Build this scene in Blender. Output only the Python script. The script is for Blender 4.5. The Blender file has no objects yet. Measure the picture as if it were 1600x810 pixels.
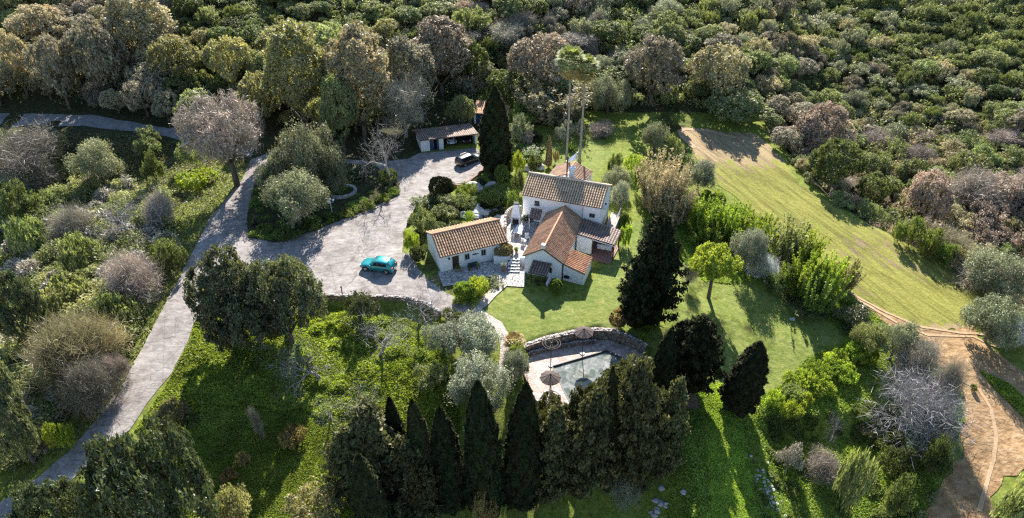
import bpy, bmesh, math, random
import numpy as np
from mathutils import Vector, Matrix
from mathutils.geometry import delaunay_2d_cdt
R = math.radians
sc = bpy.context.scene
col = sc.collection

# ------------------------------------------------------------------ camera, sky, sun, exposure
CAM_H, PITCH, FPX = 48.0, 35.0, 1067.0
cd = bpy.data.cameras.new('camera'); cam = bpy.data.objects.new('camera', cd); col.objects.link(cam)
cam.location = (0, 0, CAM_H); cam.rotation_euler = (R(90 - PITCH), 0, 0)
cd.lens = 36 * FPX / 1600; cd.sensor_width = 36; cd.clip_end = 2000
sc.camera = cam
SUN_EL, SUN_AZ = 34.5, 2.0          # the sun stands beyond the house, straight ahead of the camera
w = bpy.data.worlds.new('World'); sc.world = w; w.use_nodes = True
nt = w.node_tree; bg = nt.nodes['Background']
sky = nt.nodes.new('ShaderNodeTexSky'); sky.sky_type = 'NISHITA'; sky.sun_disc = False
sky.sun_elevation = R(SUN_EL); sky.sun_rotation = R(SUN_AZ); sky.air_density = 1.3; sky.dust_density = 0.3; sky.ozone_density = 4.0
nt.links.new(sky.outputs[0], bg.inputs[0]); bg.inputs[1].default_value = 0.075
sd = bpy.data.lights.new('sun', 'SUN'); sun = bpy.data.objects.new('sun', sd); col.objects.link(sun)
sd.energy = 5.0; sd.angle = R(0.5); sd.color = (1.0, 0.95, 0.87)
sun.rotation_euler = (R(-(90 - SUN_EL)), 0, R(-SUN_AZ)); sun.location = (0, 60, 90)
sun.rotation_euler = Vector((-math.sin(R(SUN_AZ)) * math.cos(R(SUN_EL)), -math.cos(R(SUN_AZ)) * math.cos(R(SUN_EL)), -math.sin(R(SUN_EL)))).to_track_quat('-Z', 'Y').to_euler()
sc.view_settings.view_transform = 'Standard'; sc.view_settings.look = 'None'
sc.view_settings.exposure = 1.62; sc.view_settings.gamma = 1
sc.cycles.use_denoising = False; sc.cycles.pixel_filter_type = 'BLACKMAN_HARRIS'; sc.cycles.filter_width = 1.3
sc.cycles.max_bounces = 5; sc.cycles.diffuse_bounces = 3; sc.cycles.glossy_bounces = 2
sc.cycles.transmission_bounces = 4; sc.cycles.transparent_max_bounces = 4

# ------------------------------------------------------------------ numbers
def sst(a, b, x):
    t = np.clip((x - a) / (b - a), 0, 1); return t * t * (3 - 2 * t)
def softp(x, k): return k * np.logaddexp(0, x / k)
_g = np.random.default_rng(5).random((64, 64))
def vnoise(x, y, s):
    x = np.asarray(x, float) / s; y = np.asarray(y, float) / s
    xi = np.floor(x).astype(int); yi = np.floor(y).astype(int); fx = x - xi; fy = y - yi
    fx = fx * fx * (3 - 2 * fx); fy = fy * fy * (3 - 2 * fy)
    a = _g[xi % 64, yi % 64]; b = _g[(xi + 1) % 64, yi % 64]; c = _g[xi % 64, (yi + 1) % 64]; d = _g[(xi + 1) % 64, (yi + 1) % 64]
    return (a * (1 - fx) + b * fx) * (1 - fy) + (c * (1 - fx) + d * fx) * fy - 0.5
def pip(x, y, poly):
    x = np.asarray(x, float); y = np.asarray(y, float); ins = np.zeros(x.shape, bool); n = len(poly)
    for i in range(n):
        x1, y1 = poly[i][0], poly[i][1]; x2, y2 = poly[(i + 1) % n][0], poly[(i + 1) % n][1]
        if y1 == y2: continue
        c = ((y1 > y) != (y2 > y)) & (x < (x2 - x1) * (y - y1) / (y2 - y1) + x1)
        ins ^= c
    return ins

# ------------------------------------------------------------------ the lie of the land
DECK_Z = -1.75
WALL_PTS = [(-0.2, 53.0), (0.9, 53.55), (3.6, 54.75), (6.55, 55.6), (9.0, 56.05), (10.9, 55.9), (12.5, 55.0), (14.2, 53.6)]
DECK = WALL_PTS + [(14.8, 49), (13.5, 44), (6.0, 44.0), (2.3, 47.0), (1.2, 50.5)]
YW_X = [-40, -23.5, -22, -16.7, -11.6, -9.2, -7.0, 40]; YW_Y = [61.3, 61.3, 61.2, 60.7, 60.5, 59.0, 57.5, 57.5]
VX_Y = [20, 45, 62, 70, 75, 80, 89, 107, 140, 400]; VX_X = [66, 62, 56.5, 55.5, 51.5, 47.5, 43.5, 42, 52, 90]
def H(x, y):
    x = np.asarray(x, float); y = np.asarray(y, float)
    s = 0.33 - 0.11 * sst(-5, 45, x) - 0.04 * sst(60, 120, x)
    z = s * softp(y - 113.5, 3.5)
    z = z + 0.25 * softp(y - 190, 20)
    left = -0.11 * softp(61 - y, 2.5) - 0.32 * softp(49 - y, 1.2) * sst(-14, -7, x) * (1 - sst(12, 16.5, x)); right = -0.055 * softp(108 - y, 4) - 0.05 * softp(60 - y, 4) - 0.04 * softp(48 - y, 1.5)
    b = sst(14, 34, x)
    z = z + left * (1 - b) + right * b
    yw = np.interp(x, YW_X, YW_Y)
    z = z - 0.9 * sst(-25, -22, x) * (1 - sst(-9.5, -7.5, x)) * sst(-.2, .5, yw - y)
    z = z - 3.2 * sst(-45, -62, x) * sst(106, 92, y)
    d = x - np.interp(y, VX_Y, VX_X)
    z = z - 9.0 * sst(-.5, 15, d) + 0.22 * softp(d - 22, 5)
    z = z - 1.7 * sst(22.5, 26, x) * (1 - sst(36, 42, x)) * sst(0, 2.2, 46.8 + .12 * (x - 22) - y)
    m = 1 - sst(-34, -28, x) * (1 - sst(15, 20, x)) * sst(50, 56, y) * (1 - sst(103, 108, y))
    m = m * (1 - 0.75 * sst(26, 30, x) * (1 - sst(56, 60, x)) * sst(52, 58, y) * (1 - sst(106, 112, y)))
    dr = sst(-45, -42.5, x) * (1 - sst(-33, -31, x))
    m = m * (1 - dr * (y < 104))
    z = z + m * (1.2 * vnoise(x, y, 14) + 0.5 * vnoise(x + 9, y + 4, 4.5))
    z = z + 0.12 * vnoise(x, y, 3.0)
    z = np.where(pip(x, y, DECK), DECK_Z - 0.8, z)
    return z
CF = np.array([0, math.cos(R(PITCH)), -math.sin(R(PITCH))]); CU = np.array([0, math.sin(R(PITCH)), math.cos(R(PITCH))]); CC = np.array([0, 0, CAM_H])
def ray(px, py): return CF + np.array([1., 0, 0]) * (px - 800) / FPX + CU * (405 - py) / FPX
_T = np.concatenate([np.linspace(30, 160, 900), np.linspace(160.3, 520, 700)])
def at(px, py):
    """the ground point of the terrain that the photograph shows at pixel px, py"""
    d = ray(px, py); p = CC[None] + _T[:, None] * d[None]
    g = p[:, 2] - H(p[:, 0], p[:, 1]); i = np.argmax(g < 0)
    if g[i] >= 0: i = len(g) - 1
    t = _T[i - 1] + (_T[i] - _T[i - 1]) * g[i - 1] / max(1e-6, g[i - 1] - g[i])
    q = CC + t * d; return np.array([q[0], q[1], float(H(q[0], q[1]))])
def atz(px, py, z):
    d = ray(px, py); return CC + d * (z - CAM_H) / d[2]
def depth(p): return float((np.array(p) - CC) @ CF)
def proj(p):
    v = np.array(p, float) - CC; Z = v @ CF; return 800 + FPX * v[0] / Z, 405 - FPX * (v @ CU) / Z
def W(pts): return [tuple(at(*p)[:2]) for p in pts]

# ------------------------------------------------------------------ objects
def tag(o, label=None, cat=None, group=None, kind=None):
    if label: o['label'] = label
    if cat: o['category'] = cat
    if group: o['group'] = group
    if kind: o['kind'] = kind
    return o
def empty(name, loc, rz=0, parent=None):
    o = bpy.data.objects.new(name, None); col.objects.link(o); o.empty_display_size = .3
    o.location = tuple(float(v) for v in loc); o.rotation_euler = (0, 0, rz)
    if parent: o.parent = parent
    return o
class MB:
    def __init__(s): s.v = []; s.f = []; s.a = []
    def add(s, vs, fs, at=None):
        n = len(s.v); s.v.extend([tuple(float(c) for c in v) for v in vs]); s.f.extend([tuple(i + n for i in f) for f in fs])
        if at is not None: s.a.extend(at)
        return s
    def box(s, x0, x1, y0, y1, z0, z1):
        return s.add([(x0, y0, z0), (x1, y0, z0), (x1, y1, z0), (x0, y1, z0), (x0, y0, z1), (x1, y0, z1), (x1, y1, z1), (x0, y1, z1)],
                     [(0, 3, 2, 1), (4, 5, 6, 7), (0, 1, 5, 4), (1, 2, 6, 5), (2, 3, 7, 6), (3, 0, 4, 7)])
    def prism(s, poly, z0, z1):
        n = len(poly); z0s = z0 if hasattr(z0, '__len__') else [z0] * n; z1s = z1 if hasattr(z1, '__len__') else [z1] * n
        return s.add([(p[0], p[1], z) for p, z in zip(poly, z0s)] + [(p[0], p[1], z) for p, z in zip(poly, z1s)],
                     [tuple(range(n - 1, -1, -1)), tuple(range(n, 2 * n))] + [(i, (i + 1) % n, n + (i + 1) % n, n + i) for i in range(n)])
    def tube(s, pts, rad, seg=6, cap=True):
        pts = [np.array(p, float) for p in pts]; n = len(pts)
        if not hasattr(rad, '__len__'): rad = [rad] * n
        vs = []; prev = None
        for i, p in enumerate(pts):
            d = pts[min(i + 1, n - 1)] - pts[max(i - 1, 0)]; d = d / (np.linalg.norm(d) + 1e-9)
            u = np.cross(d, (0, 0, 1.)) if abs(d[2]) < .95 else np.cross(d, (1., 0, 0)); u /= np.linalg.norm(u); v = np.cross(d, u)
            for k in range(seg):
                a = 2 * math.pi * k / seg; vs.append(p + rad[i] * (math.cos(a) * u + math.sin(a) * v))
        fs = [(i * seg + k, i * seg + (k + 1) % seg, (i + 1) * seg + (k + 1) % seg, (i + 1) * seg + k) for i in range(n - 1) for k in range(seg)]
        if cap: fs += [tuple(range(seg - 1, -1, -1)), tuple(range((n - 1) * seg, n * seg))]
        return s.add(vs, fs)
    def lathe(s, prof, seg=16, c=(0, 0)):
        vs = []; m = len(prof)
        for k in range(seg):
            a = 2 * math.pi * k / seg
            for r, z in prof: vs.append((c[0] + r * math.cos(a), c[1] + r * math.sin(a), z))
        return s.add(vs, [(k * m + j, ((k + 1) % seg) * m + j, ((k + 1) % seg) * m + j + 1, k * m + j + 1) for k in range(seg) for j in range(m - 1)])
    def blob(s, c, r, seed=0, sub=2, amp=.18):
        bm = bmesh.new(); bmesh.ops.create_icosphere(bm, subdivisions=sub, radius=1); rg = random.Random(seed)
        ph = [rg.uniform(0, 6) for _ in range(6)]
        vs = []
        for v in bm.verts:
            k = 1 + amp * (math.sin(v.co.x * 2.3 + ph[0]) + math.sin(v.co.y * 2.9 + ph[1]) + math.sin(v.co.z * 3.1 + ph[2]) + .6 * math.sin(v.co.x * 6 + ph[3]) * math.sin(v.co.y * 6 + ph[4])) * .6
            vs.append((c[0] + r[0] * v.co.x * k, c[1] + r[1] * v.co.y * k, c[2] + r[2] * v.co.z * k))
        s.add(vs, [tuple(l.index for l in f.verts) for f in bm.faces]); bm.free(); return s
    def build(s, name, mat, parent=None, smooth=False, attr=None):
        me = bpy.data.meshes.new(name); me.from_pydata(s.v, [], s.f); me.update()
        if attr and s.a:
            at_ = me.attributes.new(attr, 'FLOAT_COLOR', 'FACE'); at_.data.foreach_set('color', np.array(s.a, 'f').ravel())
        if smooth: me.polygons.foreach_set('use_smooth', [True] * len(me.polygons))
        bm = bmesh.new(); bm.from_mesh(me); bmesh.ops.recalc_face_normals(bm, faces=bm.faces); bm.to_mesh(me); bm.free()
        if mat: me.materials.append(mat)
        o = bpy.data.objects.new(name, me); col.objects.link(o)
        if parent: o.parent = parent
        return o
def fast_mesh(name, V, F, mat):
    """V (n,3) array, F (m,k) index array, k = 3 or 4"""
    me = bpy.data.meshes.new(name); m, k = F.shape
    me.vertices.add(len(V)); me.vertices.foreach_set('co', V.astype('f').ravel())
    me.loops.add(m * k); me.loops.foreach_set('vertex_index', F.astype('i').ravel())
    me.polygons.add(m); me.polygons.foreach_set('loop_start', np.arange(0, m * k, k, dtype='i'))
    try: me.polygons.foreach_set('loop_total', np.full(m, k, 'i'))
    except Exception: pass
    me.update(calc_edges=True)
    if mat: me.materials.append(mat)
    return me

# ------------------------------------------------------------------ materials
MATS = {}
def newmat(name):
    m = bpy.data.materials.new(name); m.use_nodes = True; MATS[name] = m
    t = m.node_tree; b = t.nodes['Principled BSDF']; return m, t, b
def nd(t, typ, **kw):
    n = t.nodes.new(typ)
    for k, v in kw.items():
        if k in n.inputs: n.inputs[k].default_value = v
        else: setattr(n, k, v)
    return n
def noise(t, vec, scale, detail=4, rough=.6, dist=0):
    n = nd(t, 'ShaderNodeTexNoise'); n.inputs['Scale'].default_value = scale; n.inputs['Detail'].default_value = detail
    n.inputs['Roughness'].default_value = rough; n.inputs['Distortion'].default_value = dist
    if vec: t.links.new(vec, n.inputs['Vector'])
    return n.outputs['Fac']
def ramp(t, fac, stops):
    n = nd(t, 'ShaderNodeValToRGB'); cr = n.color_ramp
    while len(cr.elements) < len(stops): cr.elements.new(.5)
    for e, (p, c) in zip(cr.elements, stops): e.position = p; e.color = (*c, 1) if len(c) == 3 else c
    t.links.new(fac, n.inputs[0]); return n.outputs[0]
def mix(t, f, a, b, mode='MIX'):
    n = nd(t, 'ShaderNodeMix', data_type='RGBA', blend_type=mode)
    for s, v in ((n.inputs[0], f), (n.inputs[6], a), (n.inputs[7], b)):
        if isinstance(v, (int, float)): s.default_value = v
        elif isinstance(v, (tuple, list)): s.default_value = (*v, 1) if len(v) == 3 else v
        else: t.links.new(v, s)
    return n.outputs[2]
def mth(t, op, a, b=0.0, clamp=False):
    n = nd(t, 'ShaderNodeMath', operation=op); n.use_clamp = clamp
    for s, v in ((n.inputs[0], a), (n.inputs[1], b)):
        if isinstance(v, (int, float)): s.default_value = v
        else: t.links.new(v, s)
    return n.outputs[0]
def coord(t, kind='Object'): return nd(t, 'ShaderNodeTexCoord').outputs[kind]
def mapping(t, vec, scale=(1, 1, 1), rot=(0, 0, 0)):
    n = nd(t, 'ShaderNodeMapping'); n.inputs['Scale'].default_value = scale; n.inputs['Rotation'].default_value = rot
    t.links.new(vec, n.inputs[0]); return n.outputs[0]
def bump(t, b, h, strength=.4, dist=.1):
    n = nd(t, 'ShaderNodeBump'); n.inputs['Strength'].default_value = strength; n.inputs['Distance'].default_value = dist
    t.links.new(h, n.inputs['Height']); t.links.new(n.outputs[0], b.inputs['Normal'])
def nmat(name, stops, scale=3, rough=.85, bmp=.3, dist=.05, detail=6, spec=.3, second=None, metal=0):
    """noise-coloured material; second = (scale, stops) multiplies a slower variation"""
    m, t, b = newmat(name); v = coord(t)
    f = noise(t, v, scale, detail); c = ramp(t, f, stops)
    if second: c = mix(t, 1.0, c, ramp(t, noise(t, v, second[0], 3), second[1]), 'MULTIPLY')
    t.links.new(c, b.inputs['Base Color']); b.inputs['Roughness'].default_value = rough
    b.inputs['Specular IOR Level'].default_value = spec; b.inputs['Metallic'].default_value = metal
    if bmp: bump(t, b, f, bmp, dist)
    return m
def leafmat(name, c1, c2, trans=.35, tcol=None, rough=.55, vary=.25, spec=.3):
    m, t, b = newmat(name)
    LB = 2.0 if max(c2) < .33 else 1.3
    c1 = tuple(x * LB * 1.1 for x in c1); c2 = tuple(min(.8, x * LB) for x in c2)
    geo = nd(t, 'ShaderNodeNewGeometry'); oi = nd(t, 'ShaderNodeObjectInfo')
    c = mix(t, geo.outputs['Random Per Island'], c1, c2)
    f = noise(t, coord(t), .55, 2)
    c = mix(t, 1.0, c, ramp(t, f, [(.3, (.72, .74, .7)), (.7, (1.25, 1.22, 1.15))]), 'MULTIPLY')
    c = mix(t, 1.0, c, ramp(t, noise(t, coord(t), .11, 3, .6), [(.32, (.66, .68, .66)), (.5, (.98, 1, .95)), (.68, (1.32, 1.25, 1.2))]), 'MULTIPLY')
    hs = nd(t, 'ShaderNodeHueSaturation')
    t.links.new(mth(t, 'ADD', mth(t, 'MULTIPLY', oi.outputs['Random'], vary * 2), 1 - vary), hs.inputs['Value'])
    t.links.new(mth(t, 'ADD', mth(t, 'MULTIPLY', mth(t, 'FRACT', mth(t, 'MULTIPLY', oi.outputs['Random'], 7.3)), .03), .487), hs.inputs['Hue'])
    t.links.new(c, hs.inputs['Color']); c = hs.outputs[0]
    t.links.new(c, b.inputs['Base Color']); b.inputs['Roughness'].default_value = rough; b.inputs['Specular IOR Level'].default_value = spec
    if trans:
        tr = nd(t, 'ShaderNodeBsdfTranslucent'); t.links.new(mix(t, 1.0, c, tcol or (1.5, 1.6, .8), 'MULTIPLY'), tr.inputs[0])
        mx = nd(t, 'ShaderNodeMixShader'); mx.inputs[0].default_value = trans
        t.links.new(b.outputs[0], mx.inputs[1]); t.links.new(tr.outputs[0], mx.inputs[2])
        t.links.new(mx.outputs[0], t.nodes['Material Output'].inputs[0])
    return m
def plain(name, c, rough=.5, metal=0, spec=.5, **kw):
    m, t, b = newmat(name); v = coord(t)
    cc = mix(t, 1.0, c, ramp(t, noise(t, v, 8, 4), [(.3, (.85,) * 3), (.7, (1.1,) * 3)]), 'MULTIPLY')
    t.links.new(cc, b.inputs['Base Color']); b.inputs['Roughness'].default_value = rough; b.inputs['Metallic'].default_value = metal
    b.inputs['Specular IOR Level'].default_value = spec
    for k, x in kw.items(): b.inputs[k.replace('_', ' ')].default_value = x
    return m
G = lambda v: (v, v, v)

# concrete of the yard and the drive
def concrete():
    m, t, b = newmat('concrete'); v = coord(t)
    big = noise(t, v, .12, 5, .65, 1.0); mid = noise(t, v, .9, 6, .7); fine = noise(t, v, 9, 4, .7)
    c = ramp(t, big, [(.3, (.21, .185, .17)), (.5, (.29, .262, .244)), (.72, (.345, .318, .298))])
    c = mix(t, 1.0, c, ramp(t, mid, [(.3, (.62, .60, .58)), (.52, (1, 1, 1)), (.75, (1.2, 1.2, 1.2))]), 'MULTIPLY')
    c = mix(t, 1.0, c, ramp(t, fine, [(.3, G(.8)), (.7, G(1.12))]), 'MULTIPLY')
    # swept-on float marks and cracks
    wv = noise(t, mapping(t, v, (.45, 1.5, 1), (0, 0, .7)), 1.3, 6, .72, 1.2)
    c = mix(t, 1.0, c, ramp(t, wv, [(.36, (.66, .63, .61)), (.5, G(.95)), (.62, G(1.1))]), 'MULTIPLY')
    vo = nd(t, 'ShaderNodeTexVoronoi', feature='DISTANCE_TO_EDGE'); vo.inputs['Scale'].default_value = .22
    vadd = nd(t, 'ShaderNodeVectorMath', operation='ADD'); nz = nd(t, 'ShaderNodeTexNoise'); nz.inputs['Scale'].default_value = .6
    t.links.new(v, nz.inputs['Vector']); t.links.new(v, vadd.inputs[0]); t.links.new(nz.outputs['Color'], vadd.inputs[1]); t.links.new(vadd.outputs[0], vo.inputs['Vector'])
    c = mix(t, 1.0, c, ramp(t, vo.outputs['Distance'], [(.0, (.62, .58, .55)), (.012, G(1))]), 'MULTIPLY')
    sx = nd(t, 'ShaderNodeSeparateXYZ'); t.links.new(mapping(t, v, (1, 1, 1), (0, 0, R(-20))), sx.inputs[0])
    for o_, per in ((sx.outputs[0], 4.6), (sx.outputs[1], 6.1)):
        j = mth(t, 'ABSOLUTE', mth(t, 'SUBTRACT', mth(t, 'FRACT', mth(t, 'DIVIDE', o_, per)), .5)); c = mix(t, 1.0, c, ramp(t, j, [(.004, (.78, .76, .74)), (.012, G(1))]), 'MULTIPLY')
    st_ = noise(t, mapping(t, v, (.8, .25, 1), (0, 0, .9)), 1.0, 3, .5, .5); c = mix(t, 1.0, c, ramp(t, st_, [(.30, (.78, .75, .72)), (.4, G(1))]), 'MULTIPLY')
    t.links.new(c, b.inputs['Base Color']); b.inputs['Roughness'].default_value = .9; b.inputs['Specular IOR Level'].default_value = .2
    bump(t, b, mth(t, 'ADD', mid, mth(t, 'MULTIPLY', wv, .5)), .6, .1); return m
M_conc = concrete()
def concrete_drive():
    m = M_conc.copy(); m.name = 'drive_concrete'; return m
def ground():
    m, t, b = newmat('ground'); v = coord(t)
    at_ = nd(t, 'ShaderNodeAttribute', attribute_name='zone'); sep = nd(t, 'ShaderNodeSeparateColor'); t.links.new(at_.outputs['Color'], sep.inputs[0])
    n1 = noise(t, v, .35, 6, .65); n2 = noise(t, v, 1.6, 5, .7); n3 = noise(t, v, 7, 4, .75)
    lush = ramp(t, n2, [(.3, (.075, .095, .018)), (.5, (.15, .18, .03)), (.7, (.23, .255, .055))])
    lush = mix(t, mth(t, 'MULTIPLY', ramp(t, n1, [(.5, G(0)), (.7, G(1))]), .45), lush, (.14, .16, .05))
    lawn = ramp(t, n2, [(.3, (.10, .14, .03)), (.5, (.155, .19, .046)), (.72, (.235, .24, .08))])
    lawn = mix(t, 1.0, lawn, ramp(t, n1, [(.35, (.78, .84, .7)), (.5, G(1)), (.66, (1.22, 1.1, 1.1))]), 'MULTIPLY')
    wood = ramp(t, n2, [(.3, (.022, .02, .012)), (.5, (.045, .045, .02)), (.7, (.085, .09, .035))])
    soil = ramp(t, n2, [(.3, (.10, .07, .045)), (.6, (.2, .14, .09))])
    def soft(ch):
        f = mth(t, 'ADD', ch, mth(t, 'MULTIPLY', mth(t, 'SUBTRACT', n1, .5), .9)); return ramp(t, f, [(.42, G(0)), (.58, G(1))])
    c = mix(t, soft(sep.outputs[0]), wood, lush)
    c = mix(t, soft(sep.outputs[1]), c, lawn)
    c = mix(t, soft(sep.outputs[2]), c, soil)
    c = mix(t, 1.0, c, ramp(t, n3, [(.3, G(.7)), (.7, G(1.25))]), 'MULTIPLY')
    t.links.new(c, b.inputs['Base Color']); b.inputs['Roughness'].default_value = .95; b.inputs['Specular IOR Level'].default_value = .1
    bump(t, b, mth(t, 'ADD', mth(t, 'MULTIPLY', n2, .7), mth(t, 'MULTIPLY', n3, .3)), .7, .25); return m
def field():
    m, t, b = newmat('field_soil'); v = coord(t)
    vv = mapping(t, v, (1, 1, 1), (0, 0, R(-24)))
    rows = noise(t, mapping(t, vv, (1.15, .11, 1)), 1.0, 7, .78, .5); big = noise(t, v, .09, 5, .6); fine = noise(t, v, 3.5, 6, .8)
    sepv = nd(t, 'ShaderNodeSeparateXYZ'); t.links.new(v, sepv.inputs[0])
    grass = ramp(t, fine, [(.3, (.12, .12, .025)), (.55, (.215, .21, .05)), (.8, (.30, .275, .09))])
    soil = ramp(t, fine, [(.3, (.2, .145, .075)), (.7, (.38, .285, .165))])
    # young grass thins out at the top and towards the dirt track
    f = mth(t, 'ADD', mth(t, 'MULTIPLY', rows, 1.1), mth(t, 'ADD', mth(t, 'MULTIPLY', big, .8), mth(t, 'MULTIPLY', noise(t, v, .5, 6, .75), .35)))
    edge = nd(t, 'ShaderNodeMapRange', interpolation_type='SMOOTHSTEP'); t.links.new(sepv.outputs[1], edge.inputs[0])
    for i, x in enumerate((90, 104, 0, .36)): edge.inputs[1 + i].default_value = x
    edge2 = nd(t, 'ShaderNodeMapRange', interpolation_type='SMOOTHSTEP'); t.links.new(sepv.outputs[1], edge2.inputs[0])
    for i, x in enumerate((56, 62, .38, 0)): edge2.inputs[1 + i].default_value = x
    f = mth(t, 'SUBTRACT', mth(t, 'SUBTRACT', f, edge.outputs[0]), edge2.outputs[0])
    c = mix(t, ramp(t, f, [(.98, G(0)), (1.2, G(1))]), soil, grass)
    c = mix(t, 1.0, c, ramp(t, rows, [(.38, G(.55)), (.56, G(1.2))]), 'MULTIPLY')
    t.links.new(c, b.inputs['Base Color']); b.inputs['Roughness'].default_value = .95; b.inputs['Specular IOR Level'].default_value = .1
    bump(t, b, mth(t, 'ADD', rows, mth(t, 'MULTIPLY', fine, .6)), .8, .2); return m
M_ground, M_field = ground(), field()
M_dirt = nmat('dirt', [(.3, (.19, .115, .058)), (.5, (.31, .195, .10)), (.7, (.42, .285, .165))], 1.4, .95, .9, .3, 8, .1, (.25, [(.3, G(.8)), (.7, G(1.15))]))
M_trackline = nmat('worn_dirt', [(.3, (.33, .22, .13)), (.7, (.45, .32, .2))], 2, .95, .4, .1, 6, .1)
def crazy(name, tones, joint, scale=2.2, wid=.06, rough=.8):
    m, t, b = newmat(name); v = coord(t)
    vo = nd(t, 'ShaderNodeTexVoronoi', feature='DISTANCE_TO_EDGE'); vo.inputs['Scale'].default_value = scale; t.links.new(v, vo.inputs['Vector'])
    vc = nd(t, 'ShaderNodeTexVoronoi'); vc.inputs['Scale'].default_value = scale; t.links.new(v, vc.inputs['Vector'])
    sep = nd(t, 'ShaderNodeSeparateColor'); t.links.new(vc.outputs['Color'], sep.inputs[0])
    c = ramp(t, sep.outputs[0], [(i / (len(tones) - 1), x) for i, x in enumerate(tones)])
    c = mix(t, 1.0, c, ramp(t, noise(t, v, 5, 5), [(.3, G(.75)), (.7, G(1.15))]), 'MULTIPLY')
    c = mix(t, ramp(t, vo.outputs['Distance'], [(wid * .5, G(0)), (wid, G(1))]), joint, c)
    t.links.new(c, b.inputs['Base Color']); b.inputs['Roughness'].default_value = rough
    bump(t, b, ramp(t, vo.outputs['Distance'], [(0, G(0)), (wid * 1.5, G(1))]), .6, .05); return m
M_deck = crazy('pink_flagstone', [(.30, .21, .18), (.42, .31, .27), (.5, .42, .36), (.36, .25, .20)], (.30, .27, .24), 1.9, .05)
M_cobble = crazy('grey_flagstone', [(.30, .28, .27), (.46, .43, .40), (.38, .34, .32), (.5, .48, .46)], (.12, .11, .10), 2.2, .06)
M_whitestone = crazy('white_grouted_stone', [(.10, .09, .085), (.16, .14, .13), (.24, .21, .19)], (.75, .72, .68), 2.4, .2)
M_path = crazy('path_stone', [(.42, .36, .31), (.5, .44, .38), (.36, .3, .26)], (.28, .24, .2), 2.4, .06)
M_rubble = crazy('rubble_stone', [(.20, .15, .12), (.34, .27, .22), (.26, .21, .18), (.42, .37, .32)], (.09, .07, .06), 2.6, .1)
M_white = nmat('whitewash', [(.3, (.78, .78, .78)), (.6, (.84, .84, .84))], .9, .8, .06, .01, 8, .25, (.35, [(.32, (.9, .89, .87)), (.5, G(1))]))
M_whitestonewall = nmat('rough_whitewash', [(.3, (.52, .52, .51)), (.5, (.78, .78, .77))], 2.2, .85, .9, .1, 8, .2)
M_barn = nmat('old_whitewash', [(.3, (.6, .6, .58)), (.6, (.78, .78, .76))], 1.2, .85, .3, .03, 8, .2)
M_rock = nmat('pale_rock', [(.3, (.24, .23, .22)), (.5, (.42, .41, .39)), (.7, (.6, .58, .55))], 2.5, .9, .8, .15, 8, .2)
M_darkwood = nmat('dark_wood', [(.3, (.03, .02, .014)), (.7, (.07, .045, .03))], 6, .6, .3)
M_bark = nmat('bark', [(.3, (.07, .055, .042)), (.7, (.17, .14, .11))], 5, .95, .8, .05)
M_greybark = nmat('grey_bark', [(.3, (.26, .23, .20)), (.7, (.46, .42, .38))], 5, .85, .5, .03)
M_palebark = nmat('pale_bark', [(.3, (.21, .195, .19)), (.7, (.37, .35, .345))], 5, .85, .4, .03)
M_palmtrunk = nmat('palm_trunk', [(.3, (.2, .17, .14)), (.7, (.36, .31, .26))], 6, .9, .6, .03)
M_thatch = nmat('thatch', [(.3, (.05, .038, .035)), (.7, (.13, .10, .09))], 9, .95, .8, .05)
M_metal = plain('dark_metal', (.05, .05, .055), .45, .6)
M_rail = plain('grey_rail', (.5, .5, .5), .4, .7)
M_blue = plain('blue_door_paint', (.02, .05, .11), .5)
M_brown = plain('brown_door', (.05, .028, .02), .5)
M_glass = plain('window_glass', (.02, .025, .03), .12)
M_greenframe = plain('window_shutter', (.30, .34, .30), .5)
M_terracotta = plain('terracotta_pot', (.38, .14, .07), .8)
M_tablewhite = plain('white_table', (.72, .70, .66), .5)
M_canvas = plain('white_canvas', (.78, .78, .78), .8)
M_tilefloor = nmat('terracotta_floor', [(.3, (.20, .10, .075)), (.7, (.30, .16, .12))], 4, .7, .1)
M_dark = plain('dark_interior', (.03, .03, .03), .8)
def tiles(name, light, mid, dark):
    m, t, b = newmat(name); v = coord(t)
    at_ = nd(t, 'ShaderNodeAttribute', attribute_name='tile'); sep = nd(t, 'ShaderNodeSeparateColor'); t.links.new(at_.outputs['Color'], sep.inputs[0])
    cover = ramp(t, sep.outputs[0], [(0, mid), (.5, light), (1, tuple(min(.7, x * 1.15) for x in light))])
    pan = ramp(t, sep.outputs[0], [(0, dark), (1, tuple(x * 1.7 for x in dark))])
    c = mix(t, sep.outputs[1], pan, cover)
    c = mix(t, 1.0, c, ramp(t, noise(t, v, .8, 6, .7), [(.3, (.62, .62, .6)), (.55, G(1)), (.75, (1.15, 1.1, 1.0))]), 'MULTIPLY')
    t.links.new(c, b.inputs['Base Color']); b.inputs['Roughness'].default_value = .62; b.inputs['Specular IOR Level'].default_value = .45
    bump(t, b, noise(t, v, 14, 4), .3, .02); return m
M_tA = tiles('clay_tile_brown', (.50, .325, .19), (.36, .2, .105), (.10, .045, .026))
M_tB = tiles('clay_tile_pale', (.56, .41, .26), (.45, .29, .165), (.14, .075, .045))
M_tC = tiles('clay_tile_orange', (.50, .30, .175), (.36, .19, .105), (.15, .07, .04))
M_tD = tiles('clay_tile_weathered', (.40, .31, .25), (.30, .22, .17), (.14, .09, .065))
M_tE = tiles('clay_tile_dark', (.23, .16, .13), (.17, .115, .09), (.08, .05, .038))
M_tF = tiles('clay_tile_bright', (.62, .33, .17), (.5, .24, .12), (.26, .11, .05))
M_ridge = plain('ridge_tile', (.52, .33, .22), .6)
M_ridgeO = plain('orange_ridge_tile', (.55, .24, .12), .6)
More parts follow.
